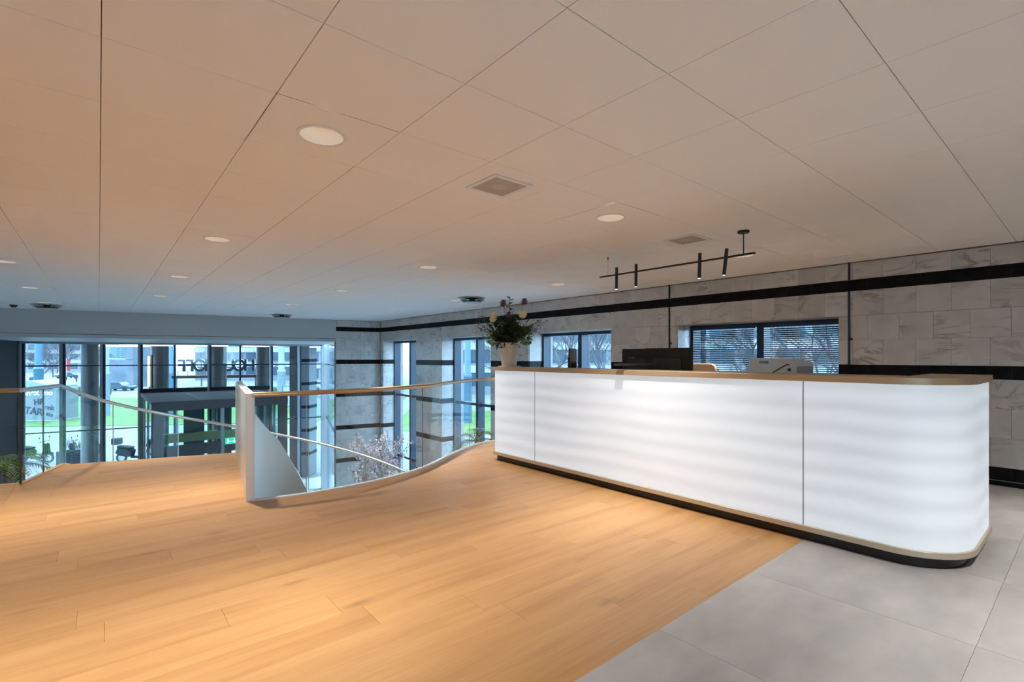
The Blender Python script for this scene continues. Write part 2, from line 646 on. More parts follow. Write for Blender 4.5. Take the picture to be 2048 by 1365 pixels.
RAIL = catmull([(1.095, 5.050), (1.322, 5.000), (1.60, 4.965), (2.215, 4.995), (2.976, 5.225), (3.737, 5.735),
                (4.381, 6.10), (4.90, 6.20), (5.8, 6.21), (WX, 6.21)], 8)
PANEL_A, PANEL_B = (1.075, 5.05), (1.505, 7.74)
LAND_R, LAND_L = Vector((1.516, 7.737)), Vector((-0.344, 8.254))
LCOR = (-0.628, 7.272)
LEFT_END = (-5.0, 8.79)
FLOOR = [(-5.0, -3.0), (WX, -3.0)] + list(reversed(RAIL)) + [PANEL_A, PANEL_B, tuple(LAND_L), LCOR, LEFT_END]

# ------------------------------------------------------------------ floor: slab, planks, grey tiles
floor = struct(MB().prism(FLOOR, -0.34, -0.012).build('floor', 'floor_slab'))
WOOD_Y = 1.392
PW, PL = 0.229, 1.52
planks = []
row = 0
y = WOOD_Y
while y < 9.0:
    y1 = y + PW
    off = (row * 0.583 + 0.23 * ((row * 7) % 5)) % PL
    x = -6.5 + off
    while x < WX:
        for (a, b) in ((x, min(x + PL, -0.66)), (max(x, -0.66), x + PL)):
            if b - a < 0.03:
                continue
            ya, yb = y, y1
            if y < 5.235 < y1:
                yb = 5.235
            p = clip_rect(FLOOR, a + 0.0006, b - 0.0006, ya + 0.0001, yb - 0.0001)
            if len(p) > 2 and area(p) > 0.0008:
                planks.append(p)
            if y < 5.235 < y1:
                p = clip_rect(FLOOR, a + 0.0006, b - 0.0006, 5.239, y1 - 0.0001)
                if len(p) > 2 and area(p) > 0.0008:
                    planks.append(p)
        x += PL
    y = y1
    row += 1


def cen(p):
    return (sum(q[0] for q in p) / len(p), sum(q[1] for q in p) / len(p))


vis = [p for p in planks if any(in_view(q[0], q[1], 0, 0) for q in p)]
vis.sort(key=lambda p: -area(p) / max(cam_depth(*cen(p)), 0.5) ** 3)
keep = vis[:290]
for p in keep:
    MB().prism(p, -0.012, 0.0).build('floor_plank', 'wood', floor)
rest = MB()
kid = set(id(p) for p in keep)
for p in planks:
    if id(p) not in kid:
        rest.prism(p, -0.012, 0.0)
o = rest.build('floor_planks_beyond', 'wood', floor); o['kind'] = 'stuff'
for ix in range(-7, 6):
    for iy in range(-4, 1):
        x0, y0 = 2.105 + (ix - 0) * 1.0, 0.37 + iy * 1.0
        y1 = min(y0 + 1.0, WOOD_Y) if iy == 0 else y0 + 1.0
        if iy == 0:
            y1 = WOOD_Y
        p = clip_rect(FLOOR, x0 + 0.001, x0 + 0.999, y0 + 0.001, y1 - 0.0005)
        if len(p) > 2 and area(p) > 0.01:
            MB().prism(p, -0.012, 0.0).build('floor_tile', 'vinyl_grey', floor)

struct(MB().box(-7, 10, -3.2, 22.5, G - 0.3, G).build('floor_lower', 'lower_floor'))

# ------------------------------------------------------------------ ceiling
ceil = struct(MB().box(-5.2, WX + 0.1, -3.2, 15.3, ZC + 0.12, ZC + 0.3)
              .prism([(-5.2, 15.3), (WX + 0.1, 15.3), (fp(-0.1, 0.1).x, fp(-0.1, 0.1).y), (fp(12.4, 0.1).x, fp(12.4, 0.1).y)], ZC + 0.12, ZC + 0.3)
              .build('ceiling', 'ceiling_gap'))
T = 0.6
GAP = 0.0026


def tile_mesh(w, d):
    b = MB()
    e = 0.0018
    x, y = w / 2 - GAP / 2, d / 2 - GAP / 2
    vs = [(-x + e, -y + e, 0), (x - e, -y + e, 0), (x - e, y - e, 0), (-x + e, y - e, 0),
          (-x, -y, e), (x, -y, e), (x, y, e), (-x, y, e), (-x, -y, .013), (x, -y, .013), (x, y, .013), (-x, y, .013)]
    b.add(vs, [(0, 3, 2, 1)] + [(i, (i + 1) % 4, 4 + (i + 1) % 4, 4 + i) for i in range(4)] +
          [(4 + i, 4 + (i + 1) % 4, 8 + (i + 1) % 4, 8 + i) for i in range(4)] + [(8, 9, 10, 11)])
    return b


def tile_hole_mesh(w, d, r, n=24):
    b = MB()
    x, y = w / 2 - GAP / 2, d / 2 - GAP / 2
    ring, outer = [], []
    for k in range(n):
        a = 2 * PI * (k + 0.5) / n
        c, s = math.cos(a), math.sin(a)
        ring.append((r * c, r * s))
        m = max(abs(c) / x, abs(s) / y)
        outer.append((c / m, s / m))
    corners = {}
    vs = [(*p, 0) for p in ring] + [(*p, 0) for p in outer]
    fs = []
    for k in range(n):
        k2 = (k + 1) % n
        p, q = outer[k], outer[k2]
        if abs(abs(p[0]) - x) < 1e-6 and abs(abs(q[1]) - y) < 1e-6 and not abs(abs(q[0]) - x) < 1e-6:
            vs.append((p[0], q[1], 0)); fs.append((k, k2, n + k2, len(vs) - 1, n + k))
        elif abs(abs(p[1]) - y) < 1e-6 and abs(abs(q[0]) - x) < 1e-6 and not abs(abs(q[1]) - y) < 1e-6:
            vs.append((q[0], p[1], 0)); fs.append((k, k2, n + k2, len(vs) - 1, n + k))
        else:
            fs.append((k, k2, n + k2, n + k))
    b.add(vs, fs)
    return b


TM = tile_mesh(T, T).mesh('ceiling_tile', 'ceiling_white')
TE = tile_mesh(7.16 - 6.607, T).mesh('ceiling_tile_edge', 'ceiling_white')
TH = tile_hole_mesh(T, T, 0.114).mesh('ceiling_tile_round_hole', 'ceiling_white')

COLX = [-0.893, 0.907, 3.307, 5.707]
ROWY = [2.652, 5.652, 8.652, 11.652, 14.652]
LIGHTS = {(0, 4), (0, 3), (0, 2), (0, 1), (0, 0)} | {(i, j) for i in (1, 2, 3) for j in range(4)}  # two nearest lamps of the leftmost row are unseen, added to brighten the left
tiles = []
for i in range(-9, 12):
    for j in range(-6, 29):
        x0, y0 = 0.007 + T * i, 0.552 + T * j
        w = T if i < 11 else 7.16 - 6.607
        cx, cy = x0 + w / 2, y0 + T / 2
        if (Vector((cx, cy)) - FO).dot(FN) > 0.32:
            continue
        hole = any(abs(cx - COLX[a]) < 0.1 and abs(cy - ROWY[b]) < 0.1 for (a, b) in LIGHTS)
        d = cam_depth(cx, cy)
        v = any(in_view(cx + sx * w / 2, cy + sy * T / 2, ZC, 0) for sx in (-1, 1) for sy in (-1, 1))
        tiles.append((not v, d, cx, cy, i, hole))
tiles.sort()
far = MB()
for k, (nv, d, cx, cy, i, hole) in enumerate(tiles):
    if hole or (k < 270 and not nv):
        o = bpy.data.objects.new('ceiling_tile', TH if hole else (TM if i < 11 else TE))
        COL.objects.link(o); o.parent = ceil; o.location = (cx, cy, ZC)
    else:
        b = tile_mesh(T if i < 11 else 7.16 - 6.607, T)
        far.add([(p[0] + cx, p[1] + cy, p[2] + ZC) for p in b.v], b.f)
o = far.build('ceiling_tiles_beyond', 'ceiling_white', ceil); o['kind'] = 'stuff'

# ------------------------------------------------------------------ marble wall with four windows
WINS = [(2.12, 4.405, 0.19), (5.735, 7.99, G + 0.05), (9.34, 11.565, G + 0.05), (12.945, 15.18, G + 0.05)]
WTOP = 1.845
wall = MB()
x0, x1 = WX + 0.02, 7.90
edges = [-3.2] + [v for w in WINS for v in w[:2]] + [16.6]
for a, b in zip(edges[0::2], edges[1::2]):
    wall.box(x0, x1, a, b, G, ZC + 0.3)
for (a, b, zb) in WINS:
    wall.box(x0, x1, a, b, WTOP + 0.02, ZC + 0.3)
    wall.box(x0, x1, a, b, G, zb)
wall_right = struct(wall.build('wall_right', 'joint'))
BANDS = [(2.15, 2.29), (1.10, 1.24), (0.055, 0.19), (-0.995, -0.86), (-2.045, -1.91), (-3.095, -2.96)]
CUBE_M = MB().box(-.5, .5, -.5, .5, -.5, .5).mesh('marble_tile', 'marble')
CUBE_B = MB().box(-.5, .5, -.5, .5, -.5, .5).mesh('black_tile', 'black_stone')
rows = [(2.29, ZC - 0.012, 'm')]
for k, (a, b) in enumerate(BANDS):
    rows.append((a, b, 'b'))
    lo = BANDS[k + 1][1] if k + 1 < len(BANDS) else G
    n = 3
    h = (a - lo) / n
    for q in range(n):
        rows.append((a - (q + 1) * h, a - q * h, 'm' if q % 2 == 0 else 'n'))
TW = 0.308
pieces = []


def sub_windows(a, b, z0, z1):
    segs = [(a, b)]
    for (wa, wb, zb) in WINS:
        if z1 <= zb + 1e-4 or z0 >= WTOP - 1e-4:
            continue
        ns = []
        for (s, t) in segs:
            if t <= wa or s >= wb:
                ns.append((s, t)); continue
            if s < wa:
                ns.append((s, wa))
            if t > wb:
                ns.append((wb, t))
        segs = ns
    return [s for s in segs if s[1] - s[0] > 0.012]


for (z0, z1, kind) in rows:
    zz = [(z0, z1)]
    if z0 < WTOP - 0.02 < z1 - 0.02:
        zz = [(z0, WTOP), (WTOP, z1)]
    off = TW / 2 if kind == 'm' else 0.0
    for (za, zb) in zz:
        k = -3
        y = 0.589 - 6 * TW - off
        while y < 15.33:
            for (a, b) in sub_windows(max(y, -3.0), min(y + TW, 15.33), za, zb):
                pieces.append((a, b, za, zb, 'b' if kind == 'b' else 'm'))
            y += TW


def piece_key(p):
    cy, cz = (p[0] + p[1]) / 2, (p[2] + p[3]) / 2
    d = max(cam_depth(WX, cy), 0.5)
    v = in_view(WX, p[0], cz, 0) or in_view(WX, p[1], cz, 0)
    low = cy < 6.2 and cz < -0.05
    desk = (cy < 5.0 and cz < 0.9 and cy > 0.95)
    return (0 if v and not low and not desk else 1, d)


for kd, mesh, nm in (('m', CUBE_M, 'marble_tile'), ('b', CUBE_B, 'black_tile')):
    ps = sorted([p for p in pieces if p[4] == kd], key=piece_key)
    rest = MB()
    for k, (a, b, za, zb, _) in enumerate(ps):
        g = 0.0011
        if k < 285 and piece_key(ps[k])[0] == 0:
            o = bpy.data.objects.new(nm, mesh); COL.objects.link(o); o.parent = wall_right
            dx = R_.uniform(-0.0007, 0.0007)
            o.location = (WX + 0.01 + dx, (a + b) / 2, (za + zb) / 2)
            o.scale = (0.02, b - a - 2 * g, zb - za - 2 * g)
        else:
            rest.box(WX, WX + 0.02, a + g, b - g, za + g, zb - g)
    o = rest.build(nm + 's_beyond', 'marble' if kd == 'm' else 'black_stone', wall_right); o['kind'] = 'stuff'
# reveals of the windows: marble slabs with the dark courses, sides and heads
for (wa, wb, zb) in WINS:
    for (yy, sgn) in ((wb, -1), (wa, 1)):
        for (z0, z1, kind) in rows:
            lo, hi = max(z0, zb), min(z1, WTOP)
            if hi - lo < 0.02:
                continue
            o = bpy.data.objects.new('reveal_tile', CUBE_B if kind == 'b' else CUBE_M)
            COL.objects.link(o); o.parent = wall_right
            o.location = (WX + 0.21, yy + sgn * 0.006, (lo + hi) / 2)
            o.scale = (0.38, 0.012, hi - lo - 0.002)
    k = 0
    y = wa
    while y < wb - 0.01:
        e = min(y + TW * 2, wb)
        o = bpy.data.objects.new('reveal_tile', CUBE_M)
        COL.objects.link(o); o.parent = wall_right
        o.location = (WX + 0.21, (y + e) / 2, WTOP + 0.008)
        o.scale = (0.38, e - y - 0.002, 0.016)
        y = e
struct(MB().box(WX - 0.012, WX, -3, 6.2, 0.0, 0.05).build('baseboard_right', 'black_stone'))

# window frames and panes
for k, (wa, wb, zb) in enumerate(WINS):
    fr = MB()
    xf, xg = 7.565, 7.75
    t = 0.045
    fr.box(xf, xg + .03, wa + .013, wa + .013 + t, zb, WTOP)
    fr.box(xf, xg + .03, wb - .013 - t, wb - .013, zb, WTOP)
    fr.box(xf, xg + .03, wa + .013 + t, wb - .013 - t, WTOP - 0.06, WTOP)
    fr.box(xf, xg + .03, wa + .013 + t, wb - .013 - t, zb, zb + 0.07)
    win = struct(fr.build('window_%d' % (k + 1), 'navy_frame'))
    c = (wa + wb) / 2
    MB().box(xf, xg + .03, c - 0.05, c + 0.05, zb + .07, WTOP - .06).build('mullion', 'navy_frame', win)
    zs = [(zb + .07, WTOP - .06)]
    if zb < -1:
        zs = [(0.115, WTOP - .06), (-1.9, 0.045), (zb + .07, -1.97)]
        for zt in (0.045, -1.97):
            for (a, b) in ((wa + .058, c - .05), (c + .05, wb - .058)):
                MB().box(xf + .05, xg + .02, a, b, zt, zt + 0.07).build('transom', 'navy_frame', win)
    for (z0, z1) in zs:
        for (a, b) in ((wa + .058, c - .05), (c + .05, wb - .058)):
            MB().box(xg - .005, xg + .005, a, b, z0, z1).build('pane', 'glass_window', win)

# venetian blinds in the first window
for (a, b, nm) in ((2.195, 3.20, 'right'), (3.32, 4.335, 'left')):
    bl = thing('venetian_blind', 'dark slatted venetian blind half open in the %s half of the window behind the desk' % nm, 'blind', (7.50, (a + b) / 2, 0.32), group='venetian blinds')
    w = b - a
    MB().box(-.03, .03, -w / 2, w / 2, 1.445, 1.50).build('headrail', 'navy_frame', bl)
    MB().box(-.02, .02, -w / 2, w / 2, -.01, .012).build('bottom_rail', 'navy_frame', bl)
    sl = MB()
    n = 4
    c0 = 0.66
    prof = [(-.0125 + .025 * q / n, 0.0035 * (1 - (2 * q / n - 1) ** 2)) for q in range(n + 1)]
    vs, fs = [], []
    for yy in (-w / 2 + .004, w / 2 - .004):
        for (px, pz) in prof:
            vs.append((px * math.cos(c0) - pz * math.sin(c0), yy, px * math.sin(c0) + pz * math.cos(c0)))
    fs = [(q, q + 1, n + 2 + q, n + 1 + q) for q in range(n)]
    sl.add(vs, fs)
    sm = sl.mesh('blind_slat', 'blind_slat', True)
    for q in range(50):
        o = bpy.data.objects.new('slat', sm); COL.objects.link(o); o.parent = bl; o.location = (0, 0, 0.022 + q * 0.0285)
    for yy in (-w / 2 + .16, 0, w / 2 - .16):
        MB().tube([(-.014, yy, 0), (-.014, yy, 1.45)], 0.0012, 4).build('cord', 'steel', bl)

# conduits on the wall
for (y, far_) in ((4.53, 'left of the blinded window'), (2.01, 'right of the blinded window')):
    c = thing('conduit', 'thin black vertical conduit on the marble %s' % far_, 'conduit', (WX - .012, y, 1.24), group='black wall conduits')
    MB().tube([(0, 0, .0), (0, 0, 0.91)], .0125, 8).build('pipe', 'black_metal', c, True)
    MB().tube([(0, 0, 1.05), (0, 0, ZC - 1.242)], .0125, 8).build('pipe', 'black_metal', c, True)
    MB().box(-.02, .012, -.035, -.005, .30, .33).build('switch', 'black_metal', c)

# ------------------------------------------------------------------ other walls of the room
struct(MB().box(-5.25, -5.0, -3.2, 17.6, G, ZC + .3).build('wall_left', 'wall_paint'))
ADDED_WINS = [(-4.2, -1.8), (-1.0, 0.4)]  # invented openings in the unseen wall, added to bring daylight onto the ceiling
wb_ = MB().box(-5.25, 7.9, -3.25, -3.0, G, .6).box(-5.25, 7.9, -3.25, -3.0, 2.2, ZC + .3)
for a, b in zip([-5.25] + [q[1] for q in ADDED_WINS], [q[0] for q in ADDED_WINS] + [7.9]):
    wb_.box(a, b, -3.25, -3.0, .6, 2.2)
struct(wb_.build('wall_back', 'wall_paint'))
for k, (a, b) in enumerate(ADDED_WINS):
    fr = MB().box(a, a + .05, -3.2, -3.05, .6, 2.2).box(b - .05, b, -3.2, -3.05, .6, 2.2).box(a + .05, b - .05, -3.2, -3.05, .6, .65).box(a + .05, b - .05, -3.2, -3.05, 2.15, 2.2)
    added_win = struct(fr.build('window_%d' % (k + 6), 'navy_frame'))  # frame of an added window behind the camera, there for its light
    MB().box(a + .05, b - .05, -3.13, -3.12, .65, 2.15).build('pane', 'glass_window', added_win)
struct(MB().box(-5.0, 7.9, 3.2, 3.4, G, -0.35).build('wall_lower', 'wall_paint'))

# ------------------------------------------------------------------ front: beam, marble end piece, soffit, glazing
bm_ = MB()
bm_.obox(FO, FE, FN, 1.387, 12.6, 0.0, 0.35, 1.915, ZC + .3)
beam = struct(bm_.build('wall_front', 'beam_paint'))
MB().obox(FO, FE, FN, 1.387, 12.6, 0.02, 0.35, 1.822, 1.905).build('fascia', 'beam_paint', beam)
struct(MB().obox(FO, FE, FN, 1.0, 10.2, 0.36, GN + 0.1, 1.822, 1.95).build('ceiling_bay', 'soffit'))
end = MB().obox(FO, FE, FN, -0.5, 1.387, 0.02, 0.30, G, ZC + .3)
end_w = struct(end.build('wall_end', 'joint'))
for (z0, z1, kind) in rows:
    off = 0 if kind == 'm' else TW / 2
    t = -off
    while t < 1.387:
        a, b = max(t, -0.02), min(t + TW, 1.387)
        if b - a > 0.02 and z1 > G:
            MB().obox(FO, FE, FN, a + .0012, b - .0012, 0.0, 0.02, z0 + .0012, z1 - .0012).build(
                'black_tile' if kind == 'b' else 'marble_tile', 'black_stone' if kind == 'b' else 'marble', end_w)
        t += TW
struct(MB().obox(FO, FE, FN, 10.05, 12.6, 0.35, 0.6, G, 1.95).build('wall_front_left', 'dark_wall'))
struct(MB().obox(FO, FE, FN, 10.05, 10.25, 0.6, GN + .1, G, 1.95).build('wall_bay', 'dark_wall'))

MUL = [1.94 + 1.015 * k for k in range(9)]
gl = MB()
gl.obox(FO, FE, FN, 0.86, 10.05, GN - .06, GN + .06, 1.75, 1.822)
gl.obox(FO, FE, FN, 0.86, 10.05, GN - .06, GN + .06, G, G + .08)
glz = struct(gl.build('window_5', 'silver_frame'))
for k, t in enumerate(MUL + [10.02]):
    dark = k in (2, 4)
    MB().obox(FO, FE, FN, t - .03, t + .03, GN - .13, GN + .06, G + .08, 1.75).build('mullion', 'navy_frame' if dark else 'silver_frame', glz)
    MB().obox(FO, FE, FN, t - .10, t - .03, GN - .02, GN + .05, G + .08, 1.75).build('mullion', 'navy_frame', glz) if k not in (2, 4) else None
tt = [0.98] + MUL + [10.02]
PORTAL_X0, PORTAL_X1, PORTAL_Y = 1.1, 4.6, 16.6
for a, b in zip(tt[:-1], tt[1:]):
    mid = fp((a + b) / 2, GN)
    inportal = PORTAL_X0 - .3 < mid.x < PORTAL_X1 + .2
    zs = [(1.06, 1.75), (-1.08, 1.02), (G + .08, -1.12)] if not inportal else [(1.06, 1.75), (0.23, 1.02)]
    for (z0, z1) in zs:
        MB().obox(FO, FE, FN, a + .03, b - .10 if b < 10 else b - .03, GN - .006, GN + .006, z0, z1).build('pane', 'glass_facade', glz)
    for zt in ((1.02, -1.12) if not inportal else (1.02,)):
        MB().obox(FO, FE, FN, a + .03, b - .03, GN - .04, GN + .04, zt, zt + .04).build('transom', 'navy_frame', glz)
# corner post and return of the bay on the right
MB().obox(FO, FE, FN, 0.80, 1.10, GN - .12, GN + .10, G, 1.822).build('corner_post', 'silver_frame', glz)
ra, rb = fp(0.90, GN - .15), fp(1.36, 0.36)
rd = (rb - ra).normalized(); rn = Vector((-rd.y, rd.x)); rl = (rb - ra).length
for (z0, z1) in ((1.06, 1.80), (-1.08, 1.02), (G + .05, -1.12)):
    MB().obox(ra, rd, rn, 0, rl, -.006, .006, z0, z1).build('pane', 'glass_facade', glz)
for zt in (1.02, -1.12):
    MB().obox(ra, rd, rn, 0, rl, -.03, .03, zt, zt + .04).build('transom', 'navy_frame', glz)

# ------------------------------------------------------------------ entrance portal (grid aligned)
po = thing('entrance_portal', 'slate grey entrance vestibule with glazed front below the landing', 'vestibule', (PORTAL_X0, PORTAL_Y, G))
H0 = -G


def pz(z):
    return z - G


PWD = PORTAL_X1 - PORTAL_X0
pl_back = []
for lx in (0.0, PWD):
    wx = PORTAL_X0 + lx
    t = 0
    # y of glazing at this x
    yb = FO.y + ((wx - FO.x) * -FN.x + (GN - 0.15) ) / FN.y
    pl_back.append(yb - PORTAL_Y)
roof_poly = [(0, 0), (PWD, 0), (PWD, pl_back[1]), (0, pl_back[0])]
MB().prism(roof_poly, pz(0.0), pz(0.09)).build('roof', 'facade_grey', po)
MB().box(0, PWD, -.03, 0.10, pz(-0.17), pz(0.085)).build('fascia', 'slate_frame', po)
for lx in (1.17, 2.34):
    MB().box(lx - .01, lx + .01, 0.05, 3.6, pz(0.088), pz(0.098)).build('roof_seam', 'slate_frame', po)
for (a, b) in ((0.0, 0.26), (PWD - .25, PWD)):
    MB().box(a, b, 0, .16, 0, pz(-.17)).build('jamb', 'slate_frame', po)
MB().box(1.66, 1.74, 0, .1, 0, pz(-.17)).build('mullion', 'silver_frame', po)
MB().box(2.98, 3.04, 0, .1, 0, pz(-.17)).build('mullion', 'slate_frame', po)
MB().box(.26, 1.66, 0, .14, pz(-1.46), pz(-1.16)).build('door_header', 'slate_frame', po)
MB().box(1.74, PWD - .25, 0, .14, pz(-1.46), pz(-1.25)).build('door_header', 'slate_frame', po)
for (a, b) in ((.26, 1.66), (1.74, 2.98), (3.04, PWD - .25)):
    MB().box(a, b, .05, .06, pz(-1.16), pz(-.17)).build('pane', 'glass_green', po)
for (a, b) in ((.30, .96), (1.0, 1.65)):
    d = MB().box(a, a + .05, .03, .08, 0.02, pz(-1.46)).box(b - .05, b, .03, .08, 0.02, pz(-1.46)).box(a + .05, b - .05, .03, .08, 0.02, .1).build('sliding_door', 'slate_frame', po)
    MB().box(a + .05, b - .05, .05, .06, .1, pz(-1.46)).build('pane', 'glass_green', d)
for lx, yb in ((0.02, pl_back[0]), (PWD - .06, pl_back[1])):
    MB().box(lx, lx + .01, .16, yb - .05, 0, pz(-.02)).build('side_pane', 'glass_green', po)
    for q in (0.33, 0.66, 1.0):
        MB().box(lx - .02, lx + .05, .1 + (yb - .2) * q, .16 + (yb - .2) * q, 0, pz(-.02)).build('side_post', 'silver_frame', po)
# inner (outer) door line with its timber-coloured header
yb = min(pl_back) - .3
MB().box(.06, PWD - .08, yb, yb + .25, pz(-1.60), pz(-1.30)).build('inner_header', 'tan_beam', po)
for (a, b) in ((.30, .55), (1.15, 1.75), (2.15, 2.6), (3.05, 3.35)):
    MB().box(a, b, yb + .05, yb + .2, 0, pz(0.0)).build('inner_post', 'slate_frame', po)
# black header and jamb where the portal meets the glazing
hb = MB().obox(FO, FE, FN, 2.9, 7.0, GN - .12, GN - .02, 0.08, 0.23)
hb.v = [(p[0] - PORTAL_X0, p[1] - PORTAL_Y, p[2] - G) for p in hb.v]
hb.build('wall_header', 'black_metal', po)
jb = MB().obox(FO, FE, FN, 6.9, 7.0, GN - .12, GN - .02, G, 0.08)
jb.v = [(p[0] - PORTAL_X0, p[1] - PORTAL_Y, p[2] - G) for p in jb.v]
jb.build('wall_jamb', 'black_metal', po)

ex = thing('exit_sign', 'small green lit emergency exit sign with running figure and arrow', 'sign', (PORTAL_X0 + 1.93, PORTAL_Y - .06, -1.25))
MB().box(-.18, .18, -.03, .02, 0.01, .19).build('housing', 'exit_green', ex)
MB().box(-.13, -.09, -.034, -.03, .10, .16).box(-.11, -.03, -.034, -.03, .075, .10).box(-.14, -.10, -.034, -.03, .04, .08).build('figure', 'exit_white', ex)
ar = MB().box(.045, .065, -.034, -.03, .09, .16)
ar.add([(.0, -.034, .095), (.11, -.034, .095), (.055, -.034, .035), (.0, -.03, .095), (.11, -.03, .095), (.055, -.03, .035)],
       [(0, 2, 1), (3, 4, 5), (0, 1, 4, 3), (1, 2, 5, 4), (2, 0, 3, 5)])
ar.build('arrow', 'exit_white', ex)

so = thing('wall_socket', 'small white socket plate on the marble end wall beside the blossom', 'socket', (*fp(0.77, -.02), -2.42))
so.rotation_euler = (0, 0, -FA)
MB().box(-.06, .06, -.0, .018, 0, .16).build('plate', 'white_trim', so)
MB().box(-.025, .025, -.004, 0.0, .04, .12).build('insert', 'grey_plastic', so)

# ------------------------------------------------------------------ glass railing in front of the stair well
rl_ = thing('glass_railing', 'curved glass balustrade with warm metal handrail sweeping towards the desk', 'railing', (1.1, 5.05, 0))


def loc_pts(pts, o):
    return [(p[0] - o[0], p[1] - o[1]) for p in pts]


RP = loc_pts(RAIL, (1.1, 5.05))
# arclength cuts measured as x positions of the joints
cuts = [0]
for xc in (1.545, 2.97, 4.20, 5.6):
    cuts.append(min(range(len(RAIL)), key=lambda i: abs(RAIL[i][0] - xc)))
cuts.append(len(RAIL) - 1)
for a, b in zip(cuts[:-1], cuts[1:]):
    seg = RP[a:b + 1]
    MB().strip(seg, 0.007, lambda i: 0.012, lambda i: 0.965).build('glass_panel', 'glass_rail', rl_, True)
for c in cuts[1:-1]:
    p = RP[c]
    MB().tube([(p[0], p[1], .012), (p[0], p[1], .965)], .004, 6).build('joint_profile', 'slate_frame' if c == cuts[2] else 'silver_frame', rl_)
MB().tube([(p[0], p[1], 0.985) for p in RP], 0.024, 10).build('handrail', 'brass_rail', rl_, True)
MB().strip(RP, 0.022, lambda i: -0.33, lambda i: 0.013).build('base_channel', 'white_trim', rl_)

lr = thing('glass_railing', 'short glass balustrade with handrail at the far left of the landing', 'railing', (*LCOR, 0))
LP = [(0, 0), (-1.4, .485), (-2.9, 1.0), (-4.3, 1.49)]
for a, b in zip(LP[:-1], LP[1:]):
    MB().strip([a, b], .007, lambda i: .012, lambda i: .965).build('glass_panel', 'glass_rail', lr)
MB().tube([(p[0], p[1], .985) for p in LP], .024, 10).build('handrail', 'brass_rail', lr, True)
MB().strip(LP, .022, lambda i: -.33, lambda i: .013).build('base_channel', 'oak_edge', lr)
MB().box(-.009, .009, -.009, .009, .0, .96).build('post', 'black_metal', lr)

# ------------------------------------------------------------------ spiral staircase
dr = (LAND_R - LAND_L).normalized()
sw = (LAND_R - LAND_L).length
fw = Vector((-dr.y, dr.x))
RI = 0.70
RO = RI + sw
SCN = LAND_R + dr * RI
RATE = 1.22 / 90.0
stair = thing('spiral_staircase', 'curved staircase with white inner parapet and glass outer balustrade leading down', 'staircase', (SCN.x, SCN.y, G))


def spol(r, deg):
    a = math.radians(deg)
    v = (-math.cos(a) * dr + math.sin(a) * fw) * r
    return (v.x, v.y)


NST = 24
TOT = 4.05 / RATE
DA = TOT / NST
for k in range(NST - 1):
    a0, a1 = k * DA, (k + 1) * DA + 0.8
    z = -(k + 1) * 4.05 / NST
    poly = [spol(RI + .03, a0 + (a1 - a0) * q / 4) for q in range(5)] + [spol(RO - .03, a1 - (a1 - a0) * q / 6) for q in range(7)]
    MB().prism(poly, z - .05 - G, z - G).build('tread', 'oak_edge', stair)
    rp = [spol(RI + .03, a0 + .2), spol(RO - .03, a0 + .2), spol(RO - .03, a0 + .7), spol(RI + .03, a0 + 1.2)]
    MB().prism(rp, z - G, z + 4.05 / NST - .05 - G).build('riser', 'white_paint', stair)
# outer stringer
pts = [spol(RO, q * 5) for q in range(int(TOT / 5) + 1)]
MB().strip(pts, .03, lambda i: max(-i * 5 * RATE - .42 - G, 0), lambda i: -i * 5 * RATE + .02 - G).build('outer_stringer', 'white_paint', stair, True)
# inner parapet, its top sinking below the handrail line further down


def dip(d):
    return 0 if d < 72 else 0.55 * ((d - 72) / 50.0) ** 1.15 if d < 122 else 0.55


pts = [spol(RI, q * 4) for q in range(int(TOT / 4) + 1)]
MB().strip(pts, .03, lambda i: max(-i * 4 * RATE - .42 - G, 0), lambda i: 0.995 - i * 4 * RATE - dip(i * 4) - G).build('inner_parapet', 'white_paint', stair, True)
pa = [(PANEL_A[0] - SCN.x, PANEL_A[1] - SCN.y), (PANEL_B[0] - SCN.x - .01, PANEL_B[1] - SCN.y)]
MB().strip(pa, .036, lambda i: -.34 - G, lambda i: .995 - G).build('landing_parapet', 'white_paint', stair, bevel=.004)
# glass and handrail on the outside
lc = (LCOR[0] - SCN.x, LCOR[1] - SCN.y)
ll = (LAND_L.x - SCN.x, LAND_L.y - SCN.y)
MB().strip([lc, ((lc[0] + ll[0]) / 2, (lc[1] + ll[1]) / 2)], .007, lambda i: .012 - G, lambda i: .965 - G).build('glass_panel', 'glass_rail', stair)
MB().strip([((lc[0] + ll[0]) / 2, (lc[1] + ll[1]) / 2), ll], .007, lambda i: .012 - G, lambda i: .965 - G).build('glass_panel', 'glass_rail', stair)
MB().strip([lc, ll], .022, lambda i: -.3 - G, lambda i: .013 - G).build('base_channel', 'oak_edge', stair)
q0 = 0
while q0 < TOT - 10:
    q1 = min(q0 + 24, TOT - 4)
    seg = [spol(RO, q0 + (q1 - q0) * i / 6) for i in range(7)]
    za = [-(q0 + (q1 - q0) * i / 6) * RATE for i in range(7)]
    MB().strip(seg, .007, lambda i: max(za[i] + .0 - G, 0.01), lambda i: za[i] + .965 - G).build('glass_panel', 'glass_rail', stair, True)
    if q0 > 0:
        p = seg[0]
        MB().tube([(p[0], p[1], za[0] + .02 - G), (p[0], p[1], za[0] + .96 - G)], .008, 6).build('joint_profile', 'steel', stair)
    q0 += 24
hp = [(lc[0], lc[1], .985 - G), (ll[0] * .9 + lc[0] * .1, ll[1] * .9 + lc[1] * .1, .985 - G)]
hp += [(*spol(RO, q * 4), .985 - q * 4 * RATE - G) for q in range(1, int((TOT - 6) / 4))]
MB().tube(hp, .024, 10).build('handrail', 'steel', stair, True)
mid = ((lc[0] + ll[0]) / 2, (lc[1] + ll[1]) / 2)
